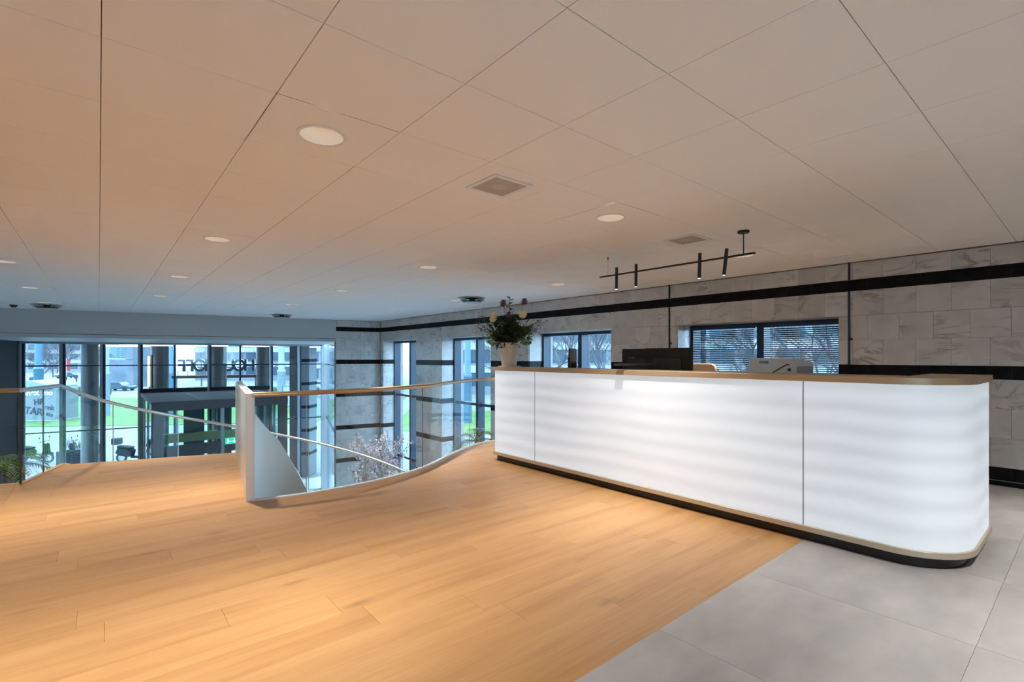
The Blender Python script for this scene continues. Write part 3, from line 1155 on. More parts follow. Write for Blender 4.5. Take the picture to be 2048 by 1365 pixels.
MB().tube([(*mid, .012 - G), (*mid, .965 - G)], .007, 6).build('joint_profile', 'slate_frame', stair)
# ------------------------------------------------------------------ reception desk
DX0, DX1, DY0, DY1 = 3.95, 4.92, 0.525, 5.07
desk = thing('reception_desk', 'long white backlit reception desk with rounded corner and bronze counter edge', 'reception desk', (DX0, DY0, 0))


def rounded(x0, x1, y0, y1, r, r2=0.03, n=10):
    """outline with a big near-front corner (x0,y0) and a small far-front corner (x0,y1)"""
    p = [(x1, y0)]
    p.append((x1, y1))
    for k in range(5):
        a = PI / 2 + (PI / 2) * k / 4
        p.append((x0 + r2 + r2 * math.cos(a), y1 - r2 + r2 * math.sin(a)))
    for k in range(n + 1):
        a = PI + (PI / 2) * k / n
        p.append((x0 + r + r * math.cos(a), y0 + r + r * math.sin(a)))
    return p


LX, LY = DX1 - DX0, DY1 - DY0
CR = 0.36
MB().prism(rounded(0.015, LX - .02, .03, LY - .02, CR - .02), 0, .072).build('plinth', 'plinth_black', desk, True)
MB().prism(rounded(-0.028, LX + .012, -.022, LY + .022, CR + .03, .04), .072, .112).build('base_shelf', 'champagne', desk, True, bevel=.003)
# white front as three panels: left return piece, long middle piece, right piece with the rounded corner and the side
core = rounded(0.0, LX, 0.0, LY, CR, .03)


def front_strip(pts, name):
    off = [(p[0], p[1]) for p in pts]
    m = MB().strip(off, .006, lambda i: .112, lambda i: 1.158)
    return m.build(name, 'backlit_panel', desk, True)


s1, s2 = 4.288 - DY0, 1.396 - DY0
left_pts = [(LX, LY)] + [(.03 + .03 * math.cos(PI / 2 + PI / 2 * k / 4), LY - .03 + .03 * math.sin(PI / 2 + PI / 2 * k / 4)) for k in range(5)] + [(0, s1 + .003)]
front_strip(left_pts, 'front_panel')
front_strip([(0, s1 - .003), (0, (s1 + s2) / 2), (0, s2 + .003)], 'front_panel')
right_pts = [(0, s2 - .003)] + [(CR + CR * math.cos(PI + PI / 2 * k / 14), CR + CR * math.sin(PI + PI / 2 * k / 14)) for k in range(15)] + [(LX, 0)]
front_strip(right_pts, 'front_panel')
for s in (s1, s2):
    MB().box(-.0075, .006, s - .0035, s + .0035, .112, 1.158).build('panel_joint', 'grey_plastic', desk)
inner = [(.36, LY - .02), (.36, .32), (LX, .32), (LX, .30)]
cb = MB().box(.34, .36, .32, LY - .01, .0, 1.158).box(.36, LX - .01, .30, .32, 0.0, 1.158)
cb.build('carcass', 'white_trim', desk)
# U-shaped counter
big = rounded(-.03, LX + .03, -.025, LY + .025, CR + .03, .045)
L_poly = [(LX + .03, -.025), (LX + .03, .325), (.35, .325), (.35, LY + .025)] + big[2:]
MB().prism(L_poly, 1.160, 1.206).build('counter_top', 'counter_edge', desk, True, bevel=.003)
MB().box(.36, LX + .25, .34, LY - .02, .72, .75).build('work_surface', 'white_trim', desk)
for yy in (.36, LY - .06):
    MB().box(.80, LX + .22, yy, yy + .03, 0, .72).build('work_surface_leg', 'white_trim', desk)


# ------------------------------------------------------------------ monitors, printer, chair
def monitor(loc, rz, w, h, label, logo=False, tall=False, z_lift=.12, cx=-.045, cy=0.0):
    t = thing('computer_monitor', label, 'monitor', loc, rz, 'computer monitors on the desk')
    MB().prism([(-.11, -.09), (.11, -.09), (.11, .09), (-.11, .09)], 0, .012).build('stand_base', 'black_plastic', t, bevel=.004)
    MB().box(cx, cx + .02, cy - .04, cy + .04, .012, z_lift + h * (1.015 if tall else .62)).build('stand_column', 'charcoal_plastic' if tall else 'black_plastic', t, bevel=.004)
    MB().box(0, .022, -w / 2, w / 2, z_lift, z_lift + h).build('housing', 'black_plastic', t, bevel=.004)
    MB().box(-.026, 0, -w * .29, w * .29, z_lift + .06, z_lift + h * .80).build('back_cover', 'charcoal_plastic', t, bevel=.006)
    MB().box(.022, .024, -w / 2 + .008, w / 2 - .008, z_lift + .012, z_lift + h - .008).build('screen', 'screen_black', t)
    if logo:
        MB().lathe([(0.0001, 0), (.014, 0), (.014, .003), (.0001, .003)], 14).build('badge', 'white_trim', t)
        b = t.children[-1]; b.rotation_euler = (0, -PI / 2, 0); b.location = (cx - .001, cy + .0, z_lift + h * .86)
        MB().box(-.0295, -.026, .02, .11, z_lift + h * .815, z_lift + h * .825).build('status_strip', 'grey_plastic', t)
    return t


WS = 0.75
monitor((4.63, 3.33, WS), 0.0, .44, .545, 'black monitor back with pale badge, left one of the pair on the desk', True, True, .13, -.10, -.16)
monitor((4.585, 2.925, WS), -.0, .56, .55, 'black monitor back with recessed cover, right one of the pair on the desk', False, False, .13)
monitor((4.62, 4.33, WS), math.radians(-58), .42, .55, 'slim black monitor turned edge-on beside the flower vase', False, False, .14)

pr_ = thing('printer', 'boxy off-white office printer with black cable standing behind the counter', 'printer', (4.64, 1.73, WS))
body = MB()
body.add([(0, 0, 0), (.5, 0, 0), (.5, .38, 0), (0, .38, 0), (0, 0, .575), (.12, 0, .575), (.12, .38, .575), (0, .38, .575), (.5, 0, .535), (.5, .38, .535)],
         [(0, 3, 2, 1), (4, 5, 6, 7), (5, 8, 9, 6), (0, 1, 8, 5, 4), (3, 7, 6, 9, 2), (1, 2, 9, 8), (0, 4, 7, 3)])
body.build('body', 'printer_white', pr_, bevel=.008)
MB().box(.10, .47, -.004, .0, .05, .50).build('side_panel', 'printer_side', pr_)
MB().box(-.003, 0, .20, .28, .525, .55).build('label_slot', 'grey_plastic', pr_)
MB().box(-.006, 0, .012, .035, .46, .485).build('power_socket', 'black_plastic', pr_)
MB().tube(catmull([(0, 0), (1, 1)], 1) and [(-.01, .02, .515), (-.03, .03, .52), (-.04, .10, .475), (-.045, .17, .43), (-.05, .24, .33), (-.05, .27, .1), (-.06, .3, .01)], .005, 6).build('cable', 'black_plastic', pr_, True)

ch = thing('office_chair', 'tan upholstered office chair behind the desk, only its back top showing', 'chair', (5.75, 3.09, 0))
for k in range(5):
    a = 2 * PI * k / 5
    MB().tube([(0, 0, .09), (.28 * math.cos(a), .28 * math.sin(a), .07)], [.028, .018], 8).build('base_leg', 'black_plastic', ch, True)
    MB().lathe([(.0001, -.012), (.028, -.012), (.03, 0), (.028, .012), (.0001, .012)], 12, (.28 * math.cos(a), .28 * math.sin(a), .03)).build('castor', 'rubber', ch)
MB().tube([(0, 0, .09), (0, 0, .48)], .028, 10).build('gas_lift', 'steel', ch, True)
MB().prism([(.24 * math.cos(a) * 1.0, .24 * math.sin(a)) for a in [2 * PI * k / 20 for k in range(20)]], .48, .56).build('seat', 'tan_leather', ch, True, bevel=.02, seg=3)
bk = MB()
n = 12
rr = .06
outl = [(-.20, .66), (.20, .66), (.20, 1.255 - rr)] + [(.20 - rr + rr * math.cos(PI / 2 * k / 6), 1.255 - rr + rr * math.sin(PI / 2 * k / 6)) for k in range(1, 7)] + \
       [(-.20 + rr + rr * math.cos(PI / 2 + PI / 2 * k / 6), 1.255 - rr + rr * math.sin(PI / 2 + PI / 2 * k / 6)) for k in range(7)]
vs = [(-.24, p[0], p[1]) for p in outl] + [(-.19, p[0], p[1]) for p in outl]
m_ = len(outl)
bk.add(vs, [tuple(range(m_)), tuple(reversed(range(m_, 2 * m_)))] + [(i, (i + 1) % m_, m_ + (i + 1) % m_, m_ + i) for i in range(m_)])
bk.build('backrest', 'tan_leather', ch, bevel=.012, seg=3)
MB().tube([(0, 0, .47), (-.18, 0, .50), (-.20, 0, .68)], .016, 8).build('back_support', 'black_plastic', ch, True)

# ------------------------------------------------------------------ vase and bouquet
VX, VY, VZ = 4.13, 4.99, 1.206
va = thing('vase', 'tapered cream ceramic vase at the left end of the counter', 'vase', (VX, VY, VZ))
MB().lathe([(.0001, 0), (.145, 0), (.15, .006), (.145, .010), (.0001, .010)], 28).build('tray', 'cream_ceramic', va, True)
MB().lathe([(.0001, .010), (.093, .010), (.097, .02), (.111, .13), (.125, .24), (.134, .305), (.138, .312), (.133, .314), (.128, .30), (.107, .12), (.0001, .06)], 32).build('body', 'cream_ceramic', va, True)
bq = thing('bouquet', 'mixed bouquet with cream roses, purple alliums and dark leaves in the cream vase', 'bouquet', (VX, VY, VZ + .08))


def leaf(mb, p, d, up, L, w, bend=.25):
    d = d.normalized()
    s = d.cross(up)
    if s.length < 1e-4:
        s = d.cross(Vector((1, 0, 0)))
    s.normalize()
    nrm = s.cross(d).normalized()
    a = p
    b = p + d * L * .45 + nrm * L * bend * .35
    c = p + d * L - nrm * L * bend * .1
    mb.add([a, b + s * w * .5 - nrm * w * .12, c, b - s * w * .5 - nrm * w * .12, b], [(0, 1, 4), (1, 2, 4), (2, 3, 4), (3, 0, 4)])


rb_ = random.Random(3)
stems = MB(); lv_d = MB(); lv_m = MB(); lv_l = MB()
tips = []
for k in range(84):
    a = rb_.uniform(0, 2 * PI)
    sp = rb_.uniform(.03, .30) if k > 6 else rb_.uniform(0, .10)
    h = rb_.uniform(.32, .60) * (1.0 - .25 * (sp / .30)) + .02
    tip = Vector((sp * math.cos(a), sp * math.sin(a), h))
    base = Vector((.05 * math.cos(a), .06 * math.sin(a), .0))
    mid_ = base.lerp(tip, .5) + Vector((-.05 * math.cos(a), -.05 * math.sin(a), .06))
    stems.tube([base, mid_, tip], [.004, .0035, .002], 5)
    tips.append(tip)
    tgt = lv_d if k % 4 else lv_m
    for q in range(12):
        t = .38 + .62 * q / 11
        pos = mid_.lerp(tip, (t - .3) / .7) if t > .5 else base.lerp(mid_, t / .5)
        dd = Vector((rb_.uniform(-1, 1) + math.cos(a) * .5, rb_.uniform(-1, 1) + math.sin(a) * .5, rb_.uniform(-.15, .9)))
        leaf(tgt, pos, dd, Vector((0, 0, 1)), rb_.uniform(.07, .12), rb_.uniform(.032, .058))
# tall central spray
top_tip = Vector((.015, -.0, .82))
stems.tube([(0, 0, .1), (.02, .01, .5), top_tip], [.005, .004, .002], 5)
for q in range(26):
    t = q / 25
    pos = Vector((.02, .01, .42)).lerp(top_tip, t)
    a = q * 2.4
    leaf(lv_d, pos, Vector((math.cos(a), math.sin(a), .35)), Vector((0, 0, 1)), .075, .045)
# side sprigs with fine berries
berries = MB()
for (ax_, ay_, hz) in ((-.42, .40, .52), (-.36, .46, .44), (.40, -.44, .50), (.36, -.40, .42), (.44, -.36, .56), (-.40, .30, .60)):
    tip = Vector((ax_ * .74, ay_ * .74, hz))
    st = Vector((ax_ * .3, ay_ * .3, .28))
    stems.tube([st, st.lerp(tip, .55) + Vector((0, 0, .03)), tip], [.003, .002, .0012], 4)
    for q in range(16):
        p = st.lerp(tip, rb_.uniform(.45, 1.05)) + Vector((rb_.uniform(-.06, .06), rb_.uniform(-.06, .06), rb_.uniform(-.05, .06)))
        berries.sphere(p, rb_.uniform(.005, .008), 5, 3)
        stems.tube([st.lerp(tip, .75), p], .0009, 3, False)
    for q in range(8):
        p = st.lerp(tip, rb_.uniform(.3, 1.0))
        leaf(lv_m, p, Vector((rb_.uniform(-1, 1), rb_.uniform(-1, 1), rb_.uniform(-.2, .8))), Vector((0, 0, 1)), rb_.uniform(.04, .07), .02)
# lime hydrangea heads low at both sides
for (lx, ly) in ((-.13, .17), (.15, -.17)):
    for q in range(90):
        v = Vector((rb_.gauss(0, 1), rb_.gauss(0, 1), rb_.gauss(0, 1))).normalized() * .085
        leaf(lv_l, Vector((lx, ly, .30)) + v * .8, v + Vector((0, 0, .02)), Vector((.2, .3, 1)), .045, .038, .5)
o = stems.build('stems', 'stem', bq); o['kind'] = 'stuff'
o = lv_d.build('dark_leaves', 'leaf_dark', bq); o['kind'] = 'stuff'
o = lv_m.build('green_leaves', 'leaf_mid', bq); o['kind'] = 'stuff'
o = lv_l.build('hydrangea_florets', 'leaf_lime', bq); o['kind'] = 'stuff'
o = berries.build('berries', 'berry', bq); o['kind'] = 'stuff'
# hanging leaf over the rim
hl = MB(); leaf(hl, Vector((-.135, .05, .25)), Vector((-.25, .1, -1)), Vector((-1, 0, 0)), .12, .06); leaf(hl, Vector((-.125, -.07, .24)), Vector((-.2, .0, -1)), Vector((-1, 0, 0)), .08, .035)
hl.build('hanging_leaf', 'leaf_dark', bq)


def rose(p, r):
    """overlapping cupped petals in four whorls"""
    m = MB()
    for ring in range(4):
        rr_ = r * (.42 + .20 * ring)
        npet = 3 + ring
        for q in range(npet):
            a0 = 2 * PI * q / npet + ring * .7
            half = PI / npet * 1.35
            top = .55 * PI - .10 * ring * PI * .5
            vs, fs = [], []
            for iu in range(4):
                for iv in range(5):
                    el = -PI / 2 + (top + PI / 2) * iu / 3 * .86
                    az = a0 + half * (iv / 2 - 1) * (1.0 if iu < 3 else .75)
                    fl = 1.0 + .10 * iu * (ring / 3)
                    vs.append((p.x + rr_ * fl * math.cos(el) * math.cos(az), p.y + rr_ * fl * math.cos(el) * math.sin(az), p.z + rr_ * 1.1 * math.sin(el)))
            for iu in range(3):
                for iv in range(4):
                    k_ = iu * 5 + iv
                    fs.append((k_, k_ + 1, k_ + 6, k_ + 5))
            m.add(vs, fs)
    return m


for (p, r) in ((Vector((-.15, .15, .545)), .042), (Vector((-.155, .125, .595)), .042), (Vector((.09, -.165, .60)), .05)):
    rose(p, r).build('rose', 'rose_cream', bq, True)
    MB().tube([(p.x * .3, p.y * .3, .12), (p.x, p.y, p.z - .03)], .003, 5).build('rose_stem', 'stem', bq)
for p in (Vector((-.05, .06, .755)), Vector((.13, -.155, .77)), Vector((-.01, -.0, .60))):
    m = MB()
    for q in range(110):
        v = Vector((rb_.gauss(0, 1), rb_.gauss(0, 1), rb_.gauss(0, 1))).normalized()
        leaf(m, p + v * .028, v, Vector((.3, .2, 1)), .022, .014, .2)
    m.sphere(p, .028, 8, 6)
    m.build('allium', 'allium', bq)
    MB().tube([(p.x * .3, p.y * .3, .12), (p.x * .9, p.y * .9, p.z - .02)], .0028, 5).build('allium_stem', 'stem', bq)

# ------------------------------------------------------------------ pendant light over the desk
pd = thing('pendant_light', 'slim black linear pendant with four tube spots above the desk', 'pendant light', (4.6, 2.94, ZC))
ZB = 2.288 - ZC
MB().box(-.010, .010, 2.03 - 2.94, 3.85 - 2.94, ZB - .008, ZB + .008).build('bar', 'black_metal', pd)
MB().lathe([(.0001, -.022), (.048, -.022), (.052, -.016), (.052, -.001), (.0001, -.001)], 24, (0, 2.136 - 2.94, 0)).build('canopy', 'black_metal', pd, True)
MB().tube([(0, 2.136 - 2.94, -.02), (0, 2.136 - 2.94, ZB)], .0055, 8).build('rod', 'black_metal', pd)
MB().tube([(0, 3.73 - 2.94, -.012), (0, 3.73 - 2.94, ZB)], .0012, 5).build('wire', 'black_metal', pd)
MB().tube([(0, 3.73 - 2.94, -.03), (0, 3.73 - 2.94, -.001)], .006, 8).build('wire_grip', 'black_metal', pd)
for (yy, tilt) in ((3.591, 0.0), (3.321, 0.0), (2.564, 0.02), (2.30, 0.10)):
    c = Vector((-.018, yy - 2.94, ZB - .045))
    dv = Vector((-.02, tilt, -1)).normalized()
    o = MB().tube([c - dv * .125, c + dv * .125], .0165, 14).build('tube_spot', 'black_metal', pd, True)
    MB().tube([c + dv * .123, c + dv * .128], .0135, 12).build('lens', 'led_dim', o)

# ------------------------------------------------------------------ ceiling fittings
ORD = ['nearest', 'second', 'third', 'fourth', 'fifth']
RNAME = ['leftmost row near the left edge', 'left row over the wooden floor', 'middle row', 'right row along the marble wall']
ring = MB().lathe([(.1135, .0), (.1275, .0), (.1275, -.0045), (.122, -.006), (.108, -.003)], 36, close=True).mesh('trim_ring', 'white_trim', True)
cone = MB()
n = 36
prof = [(.110, -.002), (.106, .018), (.094, .045), (.078, .066), (.060, .074)]
vs, fs = [], []
for (r, z) in prof:
    for k in range(n):
        vs.append((r * math.cos(2 * PI * k / n), r * math.sin(2 * PI * k / n), z))
for i in range(len(prof) - 1):
    for k in range(n):
        fs.append((i * n + k, i * n + (k + 1) % n, (i + 1) * n + (k + 1) % n, (i + 1) * n + k))
cone.add(vs, fs)
cone_m = cone.mesh('reflector_cone', 'reflector', True)
lens_m = MB().lathe([(.0001, .072), (.060, .072), (.060, .077), (.0001, .077)], 24).mesh('lamp_lens', 'led_warm')
for (i, j) in sorted(LIGHTS):
    x, y = COLX[i], ROWY[j]
    if not in_view(x, y, ZC, 200) and cam_depth(x, y) > 0 and i == 0 and j < 1:
        pass
    lab = 'round white recessed downlight, %s from the viewer in the %s' % (ORD[j], RNAME[i])
    d = thing('downlight', lab, 'downlight', (x, y, ZC), group='recessed ceiling downlights')
    for nm, me in (('trim_ring', ring), ('reflector', cone_m), ('lamp_lens', lens_m)):
        o = bpy.data.objects.new(nm, me); COL.objects.link(o); o.parent = d
    ld = bpy.data.lights.new('downlight_lamp', 'AREA')
    ld.shape = 'DISK'; ld.size = .088
    ld.energy = LAMP_W; ld.color = LAMP_C
    ld.spread = math.radians(80)
    lo = bpy.data.objects.new('downlight_lamp', ld); COL.objects.link(lo); lo.parent = d; lo.location = (0, 0, .068)
# the same row of lamps goes on behind the viewer
for (x, y, nm_) in ((0.907, -0.348, 'left'), (3.307, -0.348, 'middle'), (5.707, -0.348, 'right')):
    ld = bpy.data.lights.new('downlight_lamp', 'AREA'); ld.shape = 'DISK'; ld.size = .09; ld.energy = LAMP_W; ld.color = LAMP_C
    ld.spread = math.radians(80)
    d = thing('downlight', 'round white recessed downlight out of view behind the camera, %s one' % nm_, 'downlight', (x, y, ZC - .001), group='downlights behind the camera')
    MB().lathe([(.0001, -.003), (.11, -.003), (.1275, -.005), (.1275, 0.0), (.0001, 0.0)], 24).build('trim_ring', 'white_trim', d)
    lo = bpy.data.objects.new('downlight_lamp', ld); COL.objects.link(lo); lo.parent = d; lo.location = (0, 0, -.008)

for (x, nm) in ((2.107, 'over the wooden floor'), (4.507, 'above the desk beside the pendant')):
    s = thing('speaker_grille', 'square perforated ceiling speaker grille %s' % nm, 'speaker grille', (x, 2.652, ZC), group='ceiling speaker grilles')
    a, b = .166, .136
    fr = MB()
    for (x0, x1, y0, y1) in ((-a, a, -a, -b), (-a, a, b, a), (-a, -b, -b, b), (b, a, -b, b)):
        fr.box(x0, x1, y0, y1, -.008, -.0005)
    fr.build('frame', 'white_trim', s)
    MB().box(-b, b, -b, b, -.005, -.001).build('back_plate', 'grille_dark' if 'grille_dark' in MATS else 'ceiling_gap', s)
    bars = MB()
    for q in range(34):
        c = -b + (q + .5) * 2 * b / 34
        bars.box(c - .0026, c + .0026, -b, b, -.0075, -.0055)
        bars.box(-b, b, c - .0026, c + .0026, -.0074, -.0056)
    o = bars.build('mesh', 'grille_mesh', s); o['kind'] = 'stuff'
    MB().lathe([(.0001, -.009), (.055, -.0085), (.058, -.0075), (.0001, -.0075)], 28).build('centre_disc', 'grille_disc', s)

for (x, y, nm) in ((5.707, 8.052, 'above the vase by the marble wall'), (3.907, 14.652, 'close to the front beam'), (-0.893, 15.25, 'at the far left by the front beam')):
    v = thing('ceiling_diffuser', 'round stacked-ring air diffuser %s' % nm, 'air diffuser', (x, y, ZC), group='round ceiling air diffusers')
    for q, (r0, z0) in enumerate(((.27, -.012), (.23, -.045), (.19, -.075))):
        MB().lathe([(r0 * .55, z0 + .010), (r0, z0), (r0, z0 - .006), (r0 * .55, z0 + .004)], 32, close=True).build('ring', 'black_metal' if q != 0 else 'steel', v, True)
    MB().lathe([(.0001, -.10), (.13, -.095), (.15, -.085), (.0001, -.08)], 32).build('centre_plate', 'silver_frame', v, True)
    MB().lathe([(.0001, -.085), (.06, -.085), (.06, -.0005), (.0001, -.0005)], 16).build('neck', 'black_metal', v)
    MB().tube([(.2, -.12, -.05), (.2, -.12, -.19)], .002, 4).build('pull_cord', 'steel', v)
sd = thing('smoke_detector', 'small dark ceiling detector by the front beam at the left edge', 'detector', (-1.47, 15.75, ZC))
MB().lathe([(.0001, -.06), (.04, -.058), (.06, -.03), (.075, -.01), (.075, -.0005), (.0001, -.0005)], 20).build('body', 'black_plastic', sd, True)
MB().lathe([(.0001, -.068), (.018, -.066), (.018, -.058), (.0001, -.058)], 12).build('sensor', 'steel', sd)

# ------------------------------------------------------------------ plants on the lower level
bt = thing('blossom_tree', 'tall pink-white blossom branches standing downstairs by the marble end wall', 'plant', (5.80, 12.62, G))
MB().lathe([(.0001, 0), (.22, 0), (.26, .3), (.24, .62), (.20, .7), (.18, .7), (.2, .3), (.0001, .1)], 24).build('pot', 'grey_plastic', bt, True)
brn = MB(); blo = MB(); gl_ = MB()
rt = random.Random(11)


def shoot(p, d, L, r, depth):
    pts = [p]
    q = p.copy()
    dd = d.normalized()
    for s in range(4):
        dd = (dd + Vector((rt.uniform(-.18, .18), rt.uniform(-.18, .18), rt.uniform(-.05, .14)))).normalized()
        q = q + dd * L / 4
        pts.append(q.copy())
    brn.tube(pts, [r, r * .85, r * .7, r * .55, r * .35], 4, False)
    if depth == 0:
        for k in range(17):
            b = pts[1 + k % 4] + Vector((rt.uniform(-.07, .07), rt.uniform(-.07, .07), rt.uniform(-.07, .07)))
            s = rt.uniform(.018, .036)
            u = Vector((rt.gauss(0, 1), rt.gauss(0, 1), rt.gauss(0, 1))).normalized()
            w = u.orthogonal().normalized(); x = u.cross(w)
            vs = [b + u * s * .3] + [b + (w * math.cos(2 * PI * j / 5) + x * math.sin(2 * PI * j / 5)) * s for j in range(5)]
            blo.add(vs, [(0, 1 + j, 1 + (j + 1) % 5) for j in range(5)])
        if rt.random() < .10:
            leaf(gl_, pts[-1], Vector((rt.uniform(-1, 1), rt.uniform(-1, 1), .6)), Vector((0, 0, 1)), .12, .06)
        return
    for k in range(3 if depth > 1 else 4):
        shoot(pts[1 + (k % 4)] if depth > 1 else pts[1 + k % 4], (dd + Vector((rt.uniform(-.6, .6), rt.uniform(-.6, .6), rt.uniform(-.1, .5)))), L * rt.uniform(.40, .58), r * .55, depth - 1)


for k in range(13):
    a = 2 * PI * k / 13
    shoot(Vector((.06 * math.cos(a), .06 * math.sin(a), .55)), Vector((.19 * math.cos(a), .19 * math.sin(a), 1)), rt.uniform(1.3, 1.75), .014, 2)
for k in range(16):
    a = k * 2.4
    shoot(Vector((.22 * math.cos(a), .22 * math.sin(a), 1.35 + .075 * k)), Vector((.5 * math.cos(a), .5 * math.sin(a), 1)), rt.uniform(.6, .8), .008, 2)
o = brn.build('branches', 'bark', bt); o['kind'] = 'stuff'
o = blo.build('blossoms', 'blossom', bt); o['kind'] = 'stuff'
o = gl_.build('young_leaves', 'leaf_mid', bt); o['kind'] = 'stuff'


def palm(name, label, loc, h, n, L, m, seed, arch=1.0):
    r = random.Random(seed)
    t = thing(name, label, 'plant', loc)
    MB().lathe([(.0001, 0), (.24, 0), (.28, .45), (.26, .5), (.24, .45), (.0001, .4)], 20).build('pot', 'white_trim', t, True)
    MB().tube([(0, 0, .4), (.03, .02, h * .6), (0, 0, h)], [.05, .04, .035], 8).build('trunk', 'bark', t, True)
    for k in range(n):
        a = 2 * PI * k / n + r.uniform(-.2, .2)
        el = r.uniform(.35, 1.0)
        f = MB()
        pts = []
        for s in range(9):
            u = s / 8
            rad = L * u * (.85 if el < .7 else .6)
            pts.append(Vector((rad * math.cos(a), rad * math.sin(a), h + L * (el * u - arch * .95 * u * u))))
        f.tube(pts, [.009 - .0008 * s for s in range(9)], 4, False)
        side = Vector((-math.sin(a), math.cos(a), 0))
        for s in range(1, 9):
            for e in (0, .5):
                if s + e > 8:
                    continue
                i0 = min(int(s + e), 7)
                p = pts[i0].lerp(pts[min(i0 + 1, 8)], e)
                d = (pts[min(i0 + 1, 8)] - pts[i0]).normalized()
                for g_ in (-1, 1):
                    leaf(f, p, d * .75 + side * g_ + Vector((0, 0, -.15)), Vector((0, 0, 1)), L * (.34 - .02 * s), .028)
        f.build('frond', m, t)
    return t


palm('palm_plant', 'feathery palm fronds downstairs by the window beside the desk', (6.42, 8.9, G), 3.5, 11, .74, 'leaf_mid', 5, .72)
palm('palm_plant', 'dark arching leaves of a tall plant behind the left balustrade', (-1.22, 12.1, G), 3.42, 20, .85, 'leaf_mid', 8, .8)

# ------------------------------------------------------------------ outside: ground, lawn, roads
gr = MB().box(-160, 170, 22.5, 300, G - .4, G - .01).box(10, 170, -60, 22.5, G - .4, G - .01).box(-160, -7, -60, 22.5, G - .4, G - .01).box(-7, 10, -60, -3.3, G - .4, G - .01)
struct(gr.build('ground', 'paving'))


def ground_patch(name, label, cat, poly, z0, m):
    return tag(MB().prism(poly, G - .009, G + z0).build(name, m), label, cat)


U = Vector((FWD.x, FWD.y))
V = Vector((RGT.x, RGT.y))


def dl(d, l):
    p = U * d + V * l
    return (p.x, p.y)


ground_patch('lawn', 'green lawn strip across the street in front of the entrance', 'lawn', [dl(37, -45), dl(40, -16), dl(62, -20), dl(66, -70)], .03, 'grass')
ground_patch('lawn', 'green lawn seen through the middle of the entrance', 'lawn', [dl(41, -15.9), dl(48, -12.5), dl(66, -14), dl(63, -20)], .03, 'grass')
ground_patch('lawn', 'green verge seen through the side windows', 'lawn', [dl(36, -9), dl(32, 8), dl(46, 14), dl(50, -10.5)], .03, 'grass')
ground_patch('lawn', 'narrow grass strip outside the windows nearer the building', 'lawn', [dl(27, -2.5), dl(27, 3), dl(29.5, 3), dl(30, -3.2)], .03, 'grass')
ground_patch('road', 'grey asphalt road behind the lawn', 'road', [dl(74, -96), dl(72, -16), dl(84, -18), dl(85, -105)], .01, 'road')
hg = thing('hedge', 'low clipped dark hedge beside the pale path', 'hedge', (*dl(68, -61.5), G))
MB().obox(Vector((0, 0)), V, U, -6, 5.5, -1.2, 1.2, 0, 1.3).build('foliage', 'hedge', hg, bevel=.3, seg=3)
hg = thing('hedge', 'long clipped hedge behind the white lettering', 'hedge', (*dl(68.5, -36), G))
MB().obox(Vector((0, 0)), V, U, -9, 9, -1.0, 1.0, 0, 1.2).build('foliage', 'hedge', hg, bevel=.3, seg=3)


# ------------------------------------------------------------------ exterior columns, canopy, lettering
def column(t, r, label, lit=False, nn=8.0):
    p = fp(t, nn)
    c = thing('column', label, 'column', (p.x, p.y, G), group='round columns outside the entrance')
    MB().lathe([(.0001, 0), (r, 0), (r, 2.75), (r - .012, 2.77), (r, 2.79), (r, 5.95), (.0001, 5.95)], 32).build('shaft', 'column_grey', c, True)
    if lit:
        q = -U * (r + .02) + V * -.17
        MB().box(q.x - .045, q.x + .045, q.y - .045, q.y + .045, 3.25, 5.45).build('light_housing', 'steel', c)
        q = -U * (r + .085) + V * -.17
        o = MB().box(q.x - .035, q.x + .035, q.y - .035, q.y + .035, 4.2, 5.4).box(q.x - .035, q.x + .035, q.y - .035, q.y + .035, 3.35, 3.9).build('light_strip', 'led_warm', c)
    return c


column(8.94, .27, 'dark round column outside, leftmost of the row')
column(6.75, .30, 'dark round column outside carrying a vertical light strip', True)
column(4.72, .31, 'round column outside standing in front of the lettering')
column(3.02, .27, 'round column outside right of the lettering')
p = fp(1.36, 8.0)
sc_ = thing('column', 'square clad column outside with dark bands beside the corner post', 'column', (p.x, p.y, G))
MB().obox(Vector((0, 0)), V, U, -.43, .43, -.43, .43, 0, 5.95).build('shaft', 'column_marble', sc_, bevel=.03)
for (a, b) in BANDS[1:]:
    MB().obox(Vector((0, 0)), V, U, -.435, .435, -.435, .435, a - G, b - G).build('band', 'black_stone', sc_)
MB().obox(Vector((0, 0)), V, U, -.445, -.06, -.455, -.3, 0.02, 5.9).build('cladding', 'column_grey', sc_)

